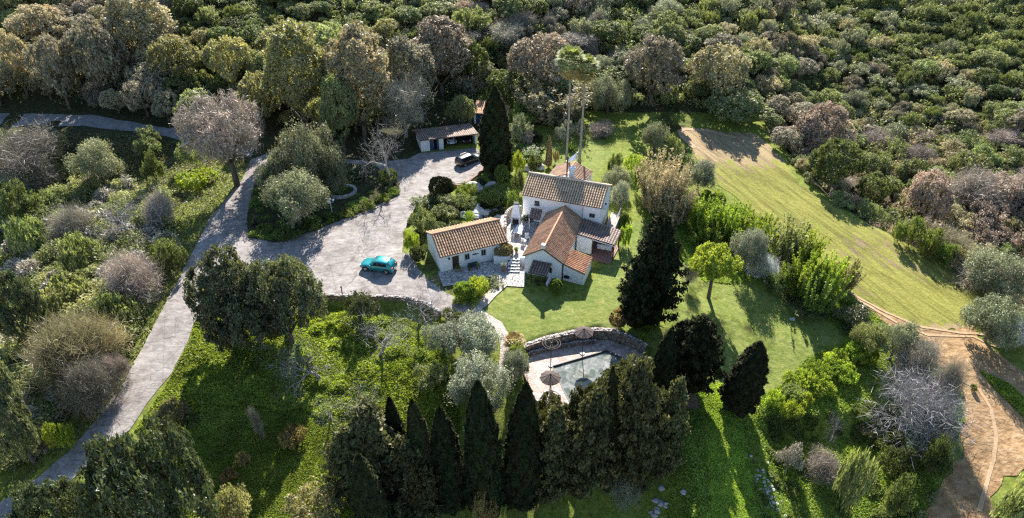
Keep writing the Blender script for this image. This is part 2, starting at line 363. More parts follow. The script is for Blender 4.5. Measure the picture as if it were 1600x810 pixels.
# ------------------------------------------------------------------ terrain, one sheet
def axis(a, b, c, d, fine, coarse):
    return np.concatenate([np.arange(a, b, coarse), np.arange(b, c, fine), np.arange(c, d + coarse, coarse)])
gx = axis(-260, -62, 64, 300, .6, 4.0); gy = axis(-20, 26, 116, 460, .6, 4.0)
XX, YY = np.meshgrid(gx, gy); ZZ = H(XX, YY)
V = np.stack([XX.ravel(), YY.ravel(), ZZ.ravel()], 1); nx, ny = len(gx), len(gy)
ii, jj = np.meshgrid(np.arange(nx - 1), np.arange(ny - 1)); k = (jj * nx + ii).ravel()
F = np.stack([k, k + 1, k + 1 + nx, k + nx], 1)
me = fast_mesh('ground', V, F, M_ground)
P_LAWN = W([(748, 487), (790, 447), (830, 458), (905, 470), (925, 440), (960, 400), (985, 345), (1010, 345), (1050, 400), (1000, 430), (985, 500), (975, 525), (950, 517), (895, 521), (840, 533), (803, 540), (795, 520)])
P_MIDLAWN = W([(1055, 400), (1100, 440), (1200, 440), (1280, 490), (1330, 530), (1260, 560), (1225, 600), (1140, 640), (1120, 600), (1075, 600), (1060, 520), (1050, 450)])
P_BACKLAWN = W([(905, 200), (960, 235), (930, 285), (880, 262), (800, 262), (800, 225), (870, 212)])
P_SOIL = [W([(1052, 580), (1090, 600), (1105, 640), (1060, 640), (1040, 600)]), W([(1138, 620), (1155, 625), (1160, 655), (1142, 655)]), W([(447 + 30 * math.cos(a), 702 + 21 * math.sin(a)) for a in np.linspace(0, 5.8, 12)])]
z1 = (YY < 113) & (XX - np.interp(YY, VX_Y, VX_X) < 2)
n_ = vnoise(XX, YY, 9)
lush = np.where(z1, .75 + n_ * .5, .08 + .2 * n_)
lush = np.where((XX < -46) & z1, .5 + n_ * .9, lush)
lush = np.where((YY > 94) & (XX < -14.5), .1 + n_ * .3, lush); lush = np.where((YY > 103) & (XX < 2), .12 + n_ * .4, lush); lush = np.where((YY > 112) & (XX > -12) & (XX < 8) & (YY < 124), .6 + n_, lush)  # low values left of the house paint the trees' shade as dark woodland floor
lawn = (pip(XX, YY, P_LAWN) * 1.0) + pip(XX, YY, P_MIDLAWN) * .55 + pip(XX, YY, P_BACKLAWN) * .62
soil = sum(pip(XX, YY, p) * .95 for p in P_SOIL) + pip(XX, YY, W([(640, 440), (690, 430), (700, 475), (660, 470)])) * .5
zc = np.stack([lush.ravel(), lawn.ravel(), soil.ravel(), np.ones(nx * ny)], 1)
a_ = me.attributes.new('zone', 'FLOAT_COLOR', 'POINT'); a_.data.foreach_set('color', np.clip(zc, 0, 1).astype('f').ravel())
me.polygons.foreach_set('use_smooth', [True] * len(me.polygons))
go = bpy.data.objects.new('ground', me); col.objects.link(go); tag(go, kind='structure')

def resample(poly, step, jit=0, seed=1, closed=True):
    rg = random.Random(seed); out = []; n = len(poly)
    for i in range(n if closed else n - 1):
        a = np.array(poly[i][:2], float); b = np.array(poly[(i + 1) % n][:2], float); L = np.linalg.norm(b - a); m = max(1, int(L / step))
        nrm = np.array([-(b - a)[1], (b - a)[0]]) / (L + 1e-9)
        for j in range(m):
            out.append(a + (b - a) * j / m + (nrm * rg.uniform(-jit, jit) if j or jit else 0))
    if not closed: out.append(np.array(poly[-1][:2], float))
    return out
def sheet(name, poly, mat, off=.05, step=.9, jit=0, holes=(), hfun=None, skirt=0, kind='structure', grid=1.0):
    hf = hfun or H
    loops = [resample(poly, step, jit, len(name))] + [resample(h, step) for h in holes]
    vs = []; es = []
    for lp in loops:
        b0 = len(vs); vs += [Vector((p[0], p[1])) for p in lp]; es += [(b0 + i, b0 + (i + 1) % len(lp)) for i in range(len(lp))]
    ax = np.array(loops[0]); x0, y0 = ax.min(0); x1, y1 = ax.max(0)
    gxx, gyy = np.meshgrid(np.arange(x0, x1, grid), np.arange(y0, y1, grid)); gxx = gxx.ravel() + .01; gyy = gyy.ravel() + .013
    ok = pip(gxx, gyy, loops[0])
    for h in loops[1:]: ok &= ~pip(gxx, gyy, h)
    vs += [Vector((a, b)) for a, b in zip(gxx[ok], gyy[ok])]
    ov, oe, of, *_ = delaunay_2d_cdt(vs, es, [], 0, 1e-4)
    P = np.array([(v.x, v.y) for v in ov]); tri = np.array([tuple(f) for f in of if len(f) == 3])
    c = P[tri].mean(1); ins = pip(c[:, 0], c[:, 1], loops[0])
    for h in loops[1:]: ins &= ~pip(c[:, 0], c[:, 1], h)
    tri = tri[ins]; z = hf(P[:, 0], P[:, 1]) + off
    m = MB(); m.add(np.column_stack([P, z]), [tuple(int(i) for i in f) for f in tri])
    if skirt:
        for lp in loops:
            n = len(lp); zz = [float(hf(p[0], p[1])) + off for p in lp]
            m.add([(p[0], p[1], q) for p, q in zip(lp, zz)] + [(p[0], p[1], q - skirt) for p, q in zip(lp, zz)], [(i, (i + 1) % n, n + (i + 1) % n, n + i) for i in range(n)])
    o = m.build(name, mat, smooth=True)
    for p in o.data.polygons:
        if p.normal.z < -.5: p.flip()
    return tag(o, kind=kind) if kind else o

DRIVE = W([(-20, 800), (19, 774), (61, 745), (107, 707), (153, 653), (195, 596), (226, 538), (246, 500), (275, 445), (303, 391), (328, 342), (378, 282), (392, 250), (430, 236), (480, 238), (520, 247), (590, 255), (640, 248), (655, 240), (745, 232), (760, 255), (757, 264), (738, 284), (700, 290), (668, 305), (650, 325), (632, 360), (628, 395), (645, 398), (652, 420), (672, 440), (690, 455), (740, 478), (720, 492), (700, 500), (690, 492), (668, 478), (640, 466), (570, 465), (497, 461), (440, 460), (340, 470), (302, 505), (295, 531), (268, 584), (230, 630), (203, 672), (153, 714), (110, 752), (65, 780), (30, 825)])
sheet('driveway', DRIVE, M_conc, .06, .8, .05)
BACKROAD = W([(-40, 176), (0, 177), (60, 178), (140, 180), (200, 190), (270, 202), (330, 215), (400, 232), (392, 247), (330, 232), (270, 216), (200, 205), (130, 197), (60, 196), (-40, 200)])
sheet('back_road', BACKROAD, nmat('old_road', [(.3, (.13, .125, .125)), (.7, (.27, .255, .24))], 1.2, .9, .4, .05, 7), .05, 1, .1)
ISLAND = W([(388, 372), (386, 340), (398, 290), (425, 262), (480, 252), (530, 256), (590, 262), (606, 282), (624, 288), (622, 306), (560, 334), (505, 356), (430, 380)])
isl = sheet('island_bed', ISLAND, M_ground, .2, .7, .1, skirt=.3)
FIELD = W([(1064, 200), (1120, 205), (1182, 210), (1215, 240), (1252, 290), (1330, 342), (1402, 372), (1440, 400), (1500, 432), (1543, 466), (1530, 500), (1520, 516), (1442, 517), (1390, 495), (1340, 470), (1290, 420), (1220, 365), (1160, 320), (1125, 290), (1090, 250)])
FIELDp = FIELD
sheet('field', FIELD, M_field, .05, 1.0, .3)
DIRT = W([(1330, 462), (1392, 494), (1442, 516), (1520, 515), (1545, 545), (1600, 580), (1660, 620), (1660, 720), (1600, 735), (1570, 745), (1552, 780), (1545, 840), (1425, 840), (1450, 790), (1475, 750), (1500, 715), (1508, 660), (1500, 610), (1455, 560), (1400, 520)])
GREENSTRIP = W([(1530, 580), (1575, 600), (1615, 640), (1600, 655), (1560, 615)])
sheet('dirt_track', DIRT, M_dirt, .055, 1.0, .35, holes=[GREENSTRIP])
def ribbon(name, px, width, mat, off, world=False):
    pts = px if world else W(px); pts = [np.array(p) for p in pts]; L = []; Rr = []
    for i, p in enumerate(pts):
        d = pts[min(i + 1, len(pts) - 1)] - pts[max(i - 1, 0)]; d /= np.linalg.norm(d); n = np.array([-d[1], d[0]]) * width / 2
        L.append(p + n); Rr.append(p - n)
    return sheet(name, L + Rr[::-1], mat, off, .5, .03, grid=.5)
ribbon('wheel_track', [(1320, 455), (1380, 487), (1440, 512), (1500, 521), (1545, 524)], .32, M_trackline, .1)
ribbon('wheel_track', [(1340, 470), (1400, 505), (1450, 525), (1520, 527), (1560, 545)], .32, M_trackline, .11)
ribbon('wheel_track', [(1480, 585), (1530, 610), (1548, 640), (1556, 680), (1552, 720), (1540, 760), (1530, 800)], .36, M_trackline, .1)
ribbon('wheel_track', [(1085, 232), (1067, 215), (1062, 206), (1072, 202), (1110, 206), (1150, 216)], .9, M_trackline, .09)
ribbon('garden_path', [(745, 486), (757, 496), (778, 508), (787, 525), (790, 545), (788, 570), (782, 600)], 1.1, M_path, .09)
sheet('garden_path', W([(745, 488), (760, 480), (776, 462), (793, 447), (778, 440), (765, 455), (735, 482)]), M_path, .1, .5)
COURT = [(-8.9, 65.9), (-8.0, 63.0), (-5.5, 63.6), (-2.8, 64.9), (-1.4, 63.3), (1.5, 62.9), (1.6, 66), (2.2, 68), (4.8, 76), (1.5, 77.5), (-2.2, 71.5), (-.5, 68.7)]
sheet('patio', COURT, M_cobble, .09, .6, 0)
# ------------------------------------------------------------------ foliage generators
def unit(v): return v / (np.linalg.norm(v, axis=-1, keepdims=True) + 1e-9)
def leaf_tris(C, N, size, rg, elong=1.5, rnd=.9, quad=False):
    n = len(C); nn = unit(N + rnd * rg.normal(size=(n, 3))); a = unit(np.cross(nn, rg.normal(size=(n, 3)))); b = np.cross(nn, a)
    s = (size * rg.uniform(.6, 1.4, n))[:, None]
    if quad:
        V = np.stack([C - a * s * elong * .5, C + b * s * .4, C + a * s * elong * .5, C - b * s * .4], 1).reshape(-1, 3); F = np.arange(4 * n).reshape(-1, 4)
    else:
        V = np.stack([C + a * s * elong * .6, C - a * s * elong * .4 + b * s * .5, C - a * s * elong * .4 - b * s * .5], 1).reshape(-1, 3); F = np.arange(3 * n).reshape(-1, 3)
    return V, F
def crown_arrays(seed, lobes, nclump, per, leaf, cs, elong=1.5, flat=.6, inner=.12):
    rg = np.random.default_rng(seed); L = np.array(lobes, float); area = (L[:, 3] * L[:, 4] + L[:, 3] * L[:, 5] + L[:, 4] * L[:, 5]); pr = area / area.sum()
    C = []; 
    while len(C) < nclump:
        i = rg.choice(len(L), p=pr); d = unit(rg.normal(size=3)); 
        if d[2] < -.5 and rg.random() < .6: continue
        q = L[i, :3] + L[i, 3:] * d * (rg.uniform(.86, 1.02) if flat < .4 else rg.uniform(.72, 1.16))
        e = (((q - L[:, :3]) / L[:, 3:]) ** 2).sum(1); e[i] = 9
        if (e < .7).any() or q[2] < .02: continue
        C.append((*q, *unit(d / L[i, 3:])))
    C = np.array(C); cen, dr = C[:, :3], C[:, 3:]
    idx = np.repeat(np.arange(nclump), per); n = len(idx)
    sz = cs * rg.uniform(.6, 1.35, nclump)[idx][:, None]
    off = unit(rg.normal(size=(n, 3))) * (rg.random((n, 1)) ** .45) * sz
    nd_ = dr[idx]; off = off - nd_ * (off * nd_).sum(1, keepdims=True) * (1 - flat)
    P = cen[idx] + off; N = unit(off / sz + .8 * nd_ + np.array([0, 0, .5]))
    k = int(n * inner); li = rg.choice(len(L), k, p=pr)
    Pi = L[li, :3] + L[li, 3:] * unit(rg.normal(size=(k, 3))) * (rg.random((k, 1)) ** .5) * .8
    P = np.vstack([P, Pi]); N = np.vstack([N, np.tile([0, 0, 1.], (k, 1))])
    P[:, 2] = np.maximum(P[:, 2], .02)
    return leaf_tris(P, N, leaf, rg, elong)
def lobes_round(seed, R_, h0, h1, n=9, spread=.55, lr=(.42, .62)):
    """lobes for a crown of radius R_ between heights h0 and h1"""
    rg = random.Random(seed); hc = (h0 + h1) / 2; hh = (h1 - h0) / 2; out = [(0, 0, hc, R_ * .62, R_ * .62, hh * .8)]
    for i in range(n):
        a = rg.uniform(0, 6.283); e = rg.uniform(-.5, 1) ; k = math.sqrt(max(0, 1 - e * e)) if abs(e) < 1 else 0
        s = rg.uniform(*lr); out.append((R_ * spread * k * math.cos(a) * 1.05, R_ * spread * k * math.sin(a) * 1.05, hc + hh * (1 - s) * e, R_ * s, R_ * s, hh * s))
    return out
def branch_arrays(seed, height, spread, levels=5, kids=3, r0=.16, trunk=.22, up=.35, seg=4, wob=.22, twig=0, twl=.5, nstem=1, ratio=.72, droop=0):
    """a leafless tree: tapered limbs that fork, then thin twigs"""
    rg = random.Random(seed); mb = MB(); tips = []
    def grow(p, d, L, r, lv):
        pts = [p]; q = np.array(p, float); dd = np.array(d, float); m = 3 if lv > 1 else 4; rr = [r]
        for i in range(m):
            dd = dd + np.array([rg.uniform(-wob, wob), rg.uniform(-wob, wob), rg.uniform(-wob, wob) + up * .12 - droop * (lv > 2)]); dd /= np.linalg.norm(dd)
            q = q + dd * L / m; pts.append(q.copy()); rr.append(r * (1 - .45 * (i + 1) / m))
            if lv >= levels - 1: tips.append((q.copy(), dd.copy()))
        mb.tube(pts, rr, seg if lv else 7, cap=False)
        if lv < levels:
            n = kids + (1 if lv == 0 else 0) + (rg.random() < .35)
            a0 = rg.uniform(0, 6.28)
            for k in range(n):
                a = a0 + k * 6.283 / n + rg.uniform(-.5, .5); t = rg.uniform(.45, 1) if k else 1
                base = pts[-1] if k < 2 or lv == 0 else pts[max(1, int(t * m))]
                th = rg.uniform(.45, .95) * (spread if lv < 2 else 1) if k else rg.uniform(.1, .4) * (spread if lv < 2 else 1)
                u = unit(np.cross(dd, [.3, .2, 1.])); v = np.cross(dd, u)
                nd_ = dd * math.cos(th) + (u * math.cos(a) + v * math.sin(a)) * math.sin(th)
                grow(base, nd_, L * ratio * rg.uniform(.75, 1.2), rr[-1] * rg.uniform(.6, .85), lv + 1)
    L0 = height * trunk
    for s in range(nstem):
        d = np.array([0, 0, 1.]) if nstem == 1 else unit(np.array([rg.uniform(-.8, .8), rg.uniform(-.8, .8), 1.]))
        grow(np.array([rg.uniform(-.1, .1) * (nstem > 1) , rg.uniform(-.1, .1) * (nstem > 1), -.2]), d, L0, r0, 0)
    V = np.array(mb.v); F = np.array(mb.f)
    TV = np.zeros((0, 3)); TF = np.zeros((0, 3), int)
    if twig and tips:
        nr = np.random.default_rng(seed); T = np.array([t[0] for t in tips]); D = np.array([t[1] for t in tips]); idx = nr.integers(0, len(T), twig)
        P = T[idx] + nr.normal(size=(twig, 3)) * twl * .5; d = unit(D[idx] + .9 * nr.normal(size=(twig, 3)) + np.array([0, 0, .25])); s = unit(np.cross(d, nr.normal(size=(twig, 3))))
        Ls = (twl * nr.uniform(.6, 1.5, twig))[:, None]; wd = twl * .022
        TV = np.stack([P - s * wd, P + s * wd, P + d * Ls], 1).reshape(-1, 3); TF = np.arange(3 * twig).reshape(-1, 3)
    return V, F, TV, TF
def mesh_quads_tris(name, V, F, TV, TF, mat):
    """limbs (quads) and twigs (triangles) in one mesh"""
    F3 = np.vstack([F[:, [0, 1, 2]], F[:, [0, 2, 3]]]) if len(F) else np.zeros((0, 3), int)
    return fast_mesh(name, np.vstack([V, TV]), np.vstack([F3, TF + len(V)]), mat)

# leaf colours
LM = {
 'oak': leafmat('oak_leaves', (.03, .037, .014), (.085, .096, .04), .34),
 'holm': leafmat('holm_oak_leaves', (.028, .031, .019), (.11, .114, .07), .25, spec=.3, rough=.5),
 'laurel': leafmat('laurel_leaves', (.022, .028, .014), (.075, .08, .045), .2, spec=.45, rough=.45),
 'olive': leafmat('olive_leaves', (.07, .075, .045), (.175, .18, .12), .25, tcol=(1.2, 1.2, .9)),
 'silver': leafmat('silver_leaves', (.085, .09, .068), (.22, .225, .18), .25, tcol=(1.1, 1.1, .9)),
 'vivid': leafmat('vivid_leaves', (.085, .115, .017), (.19, .222, .042), .42, tcol=(1.35, 1.35, .6)),
 'hedge': leafmat('hedge_leaves', (.045, .06, .016), (.115, .138, .035), .35),
 'bramble': leafmat('bramble_leaves', (.05, .06, .028), (.17, .18, .085), .3),
 'yellow': leafmat('yellow_olive_leaves', (.07, .062, .036), (.195, .17, .10), .34),
 'gold': leafmat('golden_brown_leaves', (.105, .092, .064), (.265, .232, .16), .33, tcol=(1.2, 1.1, .8)),
 'buds': leafmat('grey_brown_buds', (.075, .065, .05), (.21, .185, .145), .3, tcol=(1.1, 1.05, .9)),
 'pinkbuds': leafmat('pinkish_brown_buds', (.10, .08, .065), (.26, .21, .17), .3, tcol=(1.1, 1.0, .9)),
 'greenolive': leafmat('green_olive_leaves', (.06, .064, .034), (.17, .172, .088), .34),
 'twig': leafmat('grey_twigs', (.10, .085, .075), (.24, .21, .18), .12, tcol=(1, 1, 1)),
 'pink': leafmat('pinkish_twigs', (.13, .10, .09), (.29, .235, .21), .12, tcol=(1, 1, 1)),
 'tan': leafmat('tan_reeds', (.17, .145, .095), (.36, .315, .215), .3, tcol=(1.2, 1.1, .8)),
 'cypress': leafmat('cypress_leaves', (.007, .009, .004), (.023, .025, .011), .08, spec=.1, rough=.8),
 'conifer': leafmat('conifer_leaves', (.016, .017, .009), (.085, .08, .038), .18, spec=.15),
 'brownhedge': leafmat('russet_leaves', (.10, .065, .035), (.22, .16, .08), .25),
 'palmleaf': leafmat('palm_leaves', (.08, .085, .035), (.235, .235, .11), .25, spec=.2, rough=.6),
 'deadpalm': leafmat('dry_palm_leaves', (.14, .11, .05), (.27, .21, .1), .3),
 'whitetwig': leafmat('pale_twigs', (.33, .33, .34), (.55, .55, .56), .1, tcol=(1, 1, 1)),
 'flower': leafmat('white_flowers', (.6, .6, .62), (.8, .8, .8), .2, tcol=(1, 1, 1)),
}
PR = {}     # prototypes: name -> dict(crown mesh, trunk mesh or None, radius, height, low)
def trunk_mesh(seed, h, r, nlimb=4, mat=None, reach=1.0):
    rg = random.Random(seed); mb = MB(); mb.tube([(0, 0, -.3), (.05, .02, h * .35), (rg.uniform(-.15, .15), rg.uniform(-.15, .15), h * .7)], [r * 1.25, r, r * .8], 7)
    for i in range(nlimb):
        a = i * 6.283 / nlimb + rg.uniform(-.4, .4); q = rg.uniform(.5, .9) * reach
        mb.tube([(0, 0, h * .5), (q * .6 * math.cos(a), q * .6 * math.sin(a), h * .85), (q * 1.2 * math.cos(a), q * 1.2 * math.sin(a), h * 1.15)], [r * .6, r * .45, r * .2], 5)
    o = mb.build('trunk', mat or M_bark, smooth=True); me = o.data; bpy.data.objects.remove(o); return me
def proto_crown(key, kind, seed, Rr, h0, h1, ncl, per, leaf, cs, trunk=True, nl=9, spread=.55, lr=(.42, .62), elong=1.5, mat=None, lobes=None, flat=.6):
    V, F = crown_arrays(seed, lobes or lobes_round(seed, Rr, h0, h1, nl, spread, lr), ncl, per, leaf, cs, elong, flat)
    Rr = float(np.percentile(np.hypot(V[:, 0], V[:, 1]), 98.5)); h1 = float(np.percentile(V[:, 2], 99.7))
    PR.setdefault(key, []).append(dict(me=fast_mesh('crown', V, F, mat or LM[kind]), tr=trunk_mesh(seed, max(h0, .8) * 1.5 + .5, .05 * Rr + .06, reach=Rr * .4) if trunk else None, R=Rr, h=h1))
for s in range(4): proto_crown('tree', 'oak', 11 + s, 3.0, .9, 5.6, 150, 46, .17, .52, nl=10, spread=.58)
for s in range(3): proto_crown('big', 'laurel', 31 + s, 4.2, .1, 6.8, 330, 52, .17, .50, nl=16, spread=.62, lr=(.32, .5))
for s in range(3): proto_crown('shrub', 'bramble', 51 + s, 1.7, 0, 2.2, 80, 42, .12, .42, False, nl=9, spread=.8, lr=(.25, .55), flat=.9)
for s in range(3): proto_crown('low', 'bramble', 61 + s, 1.8, 0, 1.2, 80, 34, .12, .34, False, nl=9, spread=.7, lr=(.3, .5))
for s in range(3): proto_crown('fine', 'olive', 71 + s, 2.7, .2, 4.4, 170, 70, .09, .6, nl=15, spread=.85, lr=(.2, .46), elong=2.2, flat=.95)
for s in range(3): proto_crown('tall', 'gold', 81 + s, 3.6, 1.5, 11.5, 300, 44, .2, .62, nl=20, spread=.6, lr=(.26, .42))
for s in range(5): proto_crown('far', 'greenolive', 91 + s, 2.4, 0, 3.2, 150, 24, .19, .5, nl=16, spread=1.0, lr=(.2, .46), flat=.85)
for s in range(2): proto_crown('clip', 'hedge', 101 + s, 1.0, 0, 1.2, 150, 40, .07, .16, False, nl=3, spread=.2, lr=(.75, .85), flat=.3)
for s in range(2): proto_crown('std', 'oak', 111 + s, 3.0, 2.5, 5.8, 190, 46, .15, .42, nl=12, spread=.62, lr=(.32, .5))
for s in range(2): proto_crown('stdtwig', 'pink', 121 + s, 3.2, 1.7, 6.0, 220, 42, .065, .6, nl=12, spread=.62, lr=(.35, .5), elong=6, flat=.8)
# upward feathery saplings
for s in range(3):
    rg = np.random.default_rng(200 + s); P = []; N = []
    for i in range(70):
        a = rg.uniform(0, 6.28); r0 = rg.uniform(0, 1.2); lean = rg.uniform(0, .55); L = rg.uniform(1.8, 3.9)
        d = unit(np.array([math.cos(a) * lean, math.sin(a) * lean, 1.])); b = np.array([r0 * math.cos(a), r0 * math.sin(a), 0]); m = 85
        t = rg.uniform(.15, 1, m)[:, None]; q = b + d * L * t + rg.normal(size=(m, 3)) * .13 * (1.25 - t); q[:, 2] = np.abs(q[:, 2]); P.append(q); N.append(np.tile(d, (m, 1)) * .2 + rg.normal(size=(m, 3)))
    Vv, Ff = leaf_tris(np.vstack(P), np.vstack(N), .11, rg, 2.6); PR.setdefault('feather', []).append(dict(me=fast_mesh('crown', Vv, Ff, LM['vivid']), tr=None, R=1.9, h=3.7))
# twiggy leafless crowns
for s in range(3):
    V, F, TV, TF = branch_arrays(300 + s, 6, 1.35, 5, 3, .17, .22, wob=.3, twig=8000, twl=.5)
    Rr = np.percentile(np.hypot(V[:, 0], V[:, 1]), 97); hh = V[:, 2].max()
    PR.setdefault('twiggy', []).append(dict(me=mesh_quads_tris('crown', V, F, TV, TF, LM['twig']), tr=None, R=float(Rr), h=float(hh)))
for s in range(2):
    V, F, TV, TF = branch_arrays(320 + s, 6.0, 1.2, 4, 4, .05, .2, twig=13000, twl=.55, nstem=6)
    PR.setdefault('twigbush', []).append(dict(me=mesh_quads_tris('crown', V, F, TV, TF, LM['twig']), tr=None, R=float(np.percentile(np.hypot(V[:, 0], V[:, 1]), 97)), h=float(V[:, 2].max())))
for s in range(3):
    V, F, TV, TF = branch_arrays(340 + s, 5.6, 1.35, 5, 3, .13, .2, up=.1, wob=.3, twig=500, twl=.4, ratio=.76, droop=.05)
    PR.setdefault('bare', []).append(dict(me=mesh_quads_tris('crown', V, F, TV, TF, M_palebark), tr=None, R=float(np.percentile(np.hypot(V[:, 0], V[:, 1]), 98)), h=float(V[:, 2].max())))
V, F, TV, TF = branch_arrays(360, 5.0, 1.3, 5, 4, .09, .2, up=.05, wob=.3, twig=2500, twl=.45, ratio=.78, nstem=3)
PR['spread'] = [dict(me=mesh_quads_tris('crown', V, F, TV, TF, M_palebark), tr=None, R=float(np.percentile(np.hypot(V[:, 0], V[:, 1]), 98)), h=float(V[:, 2].max()))]
# cypresses: dense flame shapes
for s, (wid, rough, hh) in enumerate([(1.0, .15, 8), (1.15, .2, 8), (.9, .28, 7.5)]):
    rg = np.random.default_rng(400 + s); n = 26000
    z = rg.uniform(0, 1, n) ** .8; th = rg.uniform(0, 6.283, n)
    prof = wid * np.minimum(1, (z / .08) ** .5) * (1 - z ** 2.6) ** .75
    bumpy = 1 + rough * (np.sin(th * 5 + z * 17 + s) * np.sin(z * 23 + th * 2) + .6 * np.sin(th * 9 - z * 31)) + rg.normal(size=n) * .06
    r = prof * bumpy * np.where(rg.random(n) < .25, rg.uniform(.6, 1, n), 1)
    P = np.stack([r * np.cos(th), r * np.sin(th), .25 + z * (hh - .25)], 1); N = np.stack([np.cos(th), np.sin(th), np.full(n, .9)], 1)
    V, F = leaf_tris(P, N, .15, rg, 1.8, .6)
    mb = MB(); mb.lathe([(.01, .2), (wid * .7, .6)] + [(wid * .78 * (1 - t ** 2.6) ** .75, hh * t * .96 + .02) for t in (.15, .3, .5, .7, .85, .95)] + [(.01, hh * .97)], 12)
    f = np.array(mb.f); f = np.vstack([f[:, :3], f[:, [0, 2, 3]]]); cv = np.array(mb.v)
    PR.setdefault('cypress', []).append(dict(me=fast_mesh('crown', np.vstack([V, cv]), np.vstack([F, f + len(V)]), LM['cypress']), tr=trunk_mesh(s, 1.2, .22, 0), R=wid, h=float(hh)))
# ragged conifers: whorls of upswept boughs round a leader
for s, (wid, hh) in enumerate([(2.1, 7.5), (1.7, 7.5), (2.4, 7.0)]):
    rg = np.random.default_rng(430 + s); P = []; N = []; nb = 150
    for i in range(nb):
        z = (i / nb) ** .85; a = i * 2.399 + rg.uniform(-.4, .4); L = wid * (1 - z ** 1.7) ** .8 * rg.uniform(.45, 1.25) + .15; m = 120
        t = rg.uniform(.1, 1, m) ** .7; w_ = .42 * (1.2 - t) + .06
        q = np.stack([L * t * math.cos(a), L * t * math.sin(a), .3 + z * (hh - .9) + L * t * .55], 1) + rg.normal(size=(m, 3)) * w_[:, None] * .55; P.append(q); N.append(np.tile([math.cos(a) * .5, math.sin(a) * .5, 1.], (m, 1)))
    P = np.vstack(P); P[:, 2] = np.maximum(P[:, 2], .03)
    V, F = leaf_tris(P, np.vstack(N), .15, rg, 1.9, .7)
    mb = MB(); mb.lathe([(.01, .2), (wid * .45, .5), (wid * .42, hh * .4), (wid * .25, hh * .75), (.01, hh * .95)], 10); f = np.array(mb.f); f = np.vstack([f[:, :3], f[:, [0, 2, 3]]])
    PR.setdefault('conifer', []).append(dict(me=fast_mesh('crown', np.vstack([V, np.array(mb.v)]), np.vstack([F, f + len(V)]), LM['conifer']), tr=trunk_mesh(s, 1.2, .2, 0), R=wid, h=float(hh)))
# reeds / pampas plumes
for s in range(2):
    rg = np.random.default_rng(460 + s); P = []; N = []
    for i in range(170):
        a = rg.uniform(0, 6.28); r0 = rg.uniform(0, 1) ** .5 * 1.6; lean = rg.uniform(.05, .5); L = rg.uniform(2.0, 4.2); m = 55; t = rg.uniform(.05, 1, m)[:, None]
        d = np.array([math.cos(a) * lean, math.sin(a) * lean, 1.]); q = np.array([r0 * math.cos(a), r0 * math.sin(a), 0]) + d * L * t + rg.normal(size=(m, 3)) * .07; q[:, 2] = np.abs(q[:, 2]); P.append(q); N.append(rg.normal(size=(m, 3)))
    V, F = leaf_tris(np.vstack(P), np.vstack(N), .10, rg, 3.2); PR.setdefault('reed', []).append(dict(me=fast_mesh('crown', V, F, LM['tan']), tr=None, R=2.2, h=4.0))
# rosettes: agave, yucca, fan palm heads
def rosette(seed, n, L, wid, e0, e1, droop, zc=0, seg=5, fan=False):
    rg = random.Random(seed); V = []; Fq = []
    for i in range(n):
        a = i * 2.399 + rg.uniform(-.2, .2); e = e0 + (e1 - e0) * (i / n) + rg.uniform(-.12, .12); l = L * rg.uniform(.8, 1.1)
        ca, sa = math.cos(a), math.sin(a); b0 = len(V); dr = np.array([ca * math.cos(e), sa * math.cos(e), math.sin(e)]); sd_ = np.array([-sa, ca, 0])
        for j in range(seg + 1):
            t = j / seg; p = np.array([0, 0, zc]) + dr * l * t + np.array([0, 0, -droop * t * t * l]); 
            ww = wid * (math.sin(math.pi * min(.97, t * .9 + .08)) if fan else (1 - t) ** .7 + .02)
            up = np.array([0, 0, .25 * ww]); V += [p - sd_ * ww + up, p, p + sd_ * ww + up]
        for j in range(seg):
            k = b0 + 3 * j; Fq += [(k, k + 1, k + 4, k + 3), (k + 1, k + 2, k + 5, k + 4)]
    return V, Fq
def from_vf(name, V, Fq, mat):
    me = bpy.data.meshes.new(name); me.from_pydata([tuple(map(float, v)) for v in V], [], Fq); me.update(); me.materials.append(mat); return me
V, Fq = rosette(1, 34, 1.3, .09, 1.35, .12, .12); PR['rosette'] = [dict(me=from_vf('crown', V, Fq, LM['vivid']), tr=None, R=1.25, h=1.15)]
def fan_arrays(seed, n, e0, e1, L, droop, zc=0):
    """costapalmate fronds: a stalk and a folded fan of strips"""
    rg = random.Random(seed); V = []; Fq = []
    for i in range(n):
        a = i * 2.399 + rg.uniform(-.2, .2); e = e0 + (e1 - e0) * (i / n) + rg.uniform(-.1, .1); ca, sa = math.cos(a), math.sin(a)
        d = np.array([ca * math.cos(e), sa * math.cos(e), math.sin(e)]); sd_ = np.array([-sa, ca, 0]); nu = np.cross(sd_, d)
        st = L * rg.uniform(.45, .6); o = np.array([0, 0, zc]) + d * st; b0 = len(V); V += [np.array([0, 0, zc]) - sd_ * .02, np.array([0, 0, zc]) + sd_ * .02, o + sd_ * .02, o - sd_ * .02]; Fq.append((b0, b0 + 1, b0 + 2, b0 + 3))
        for k in range(-7, 8):
            f = k * .2; dd = d * math.cos(f) + sd_ * math.sin(f); l = L * .62 * (1 - abs(f) * .14); q = o + dd * l * .6 + nu * .04 * (k % 2) ; tip = o + dd * l + np.array([0, 0, -droop * l]) ; s2 = np.cross(dd, nu) * l * .075
            b0 = len(V); V += [o, q - s2, tip, q + s2]; Fq.append((b0, b0 + 1, b0 + 2, b0 + 3))
    return V, Fq
SKIN = {}
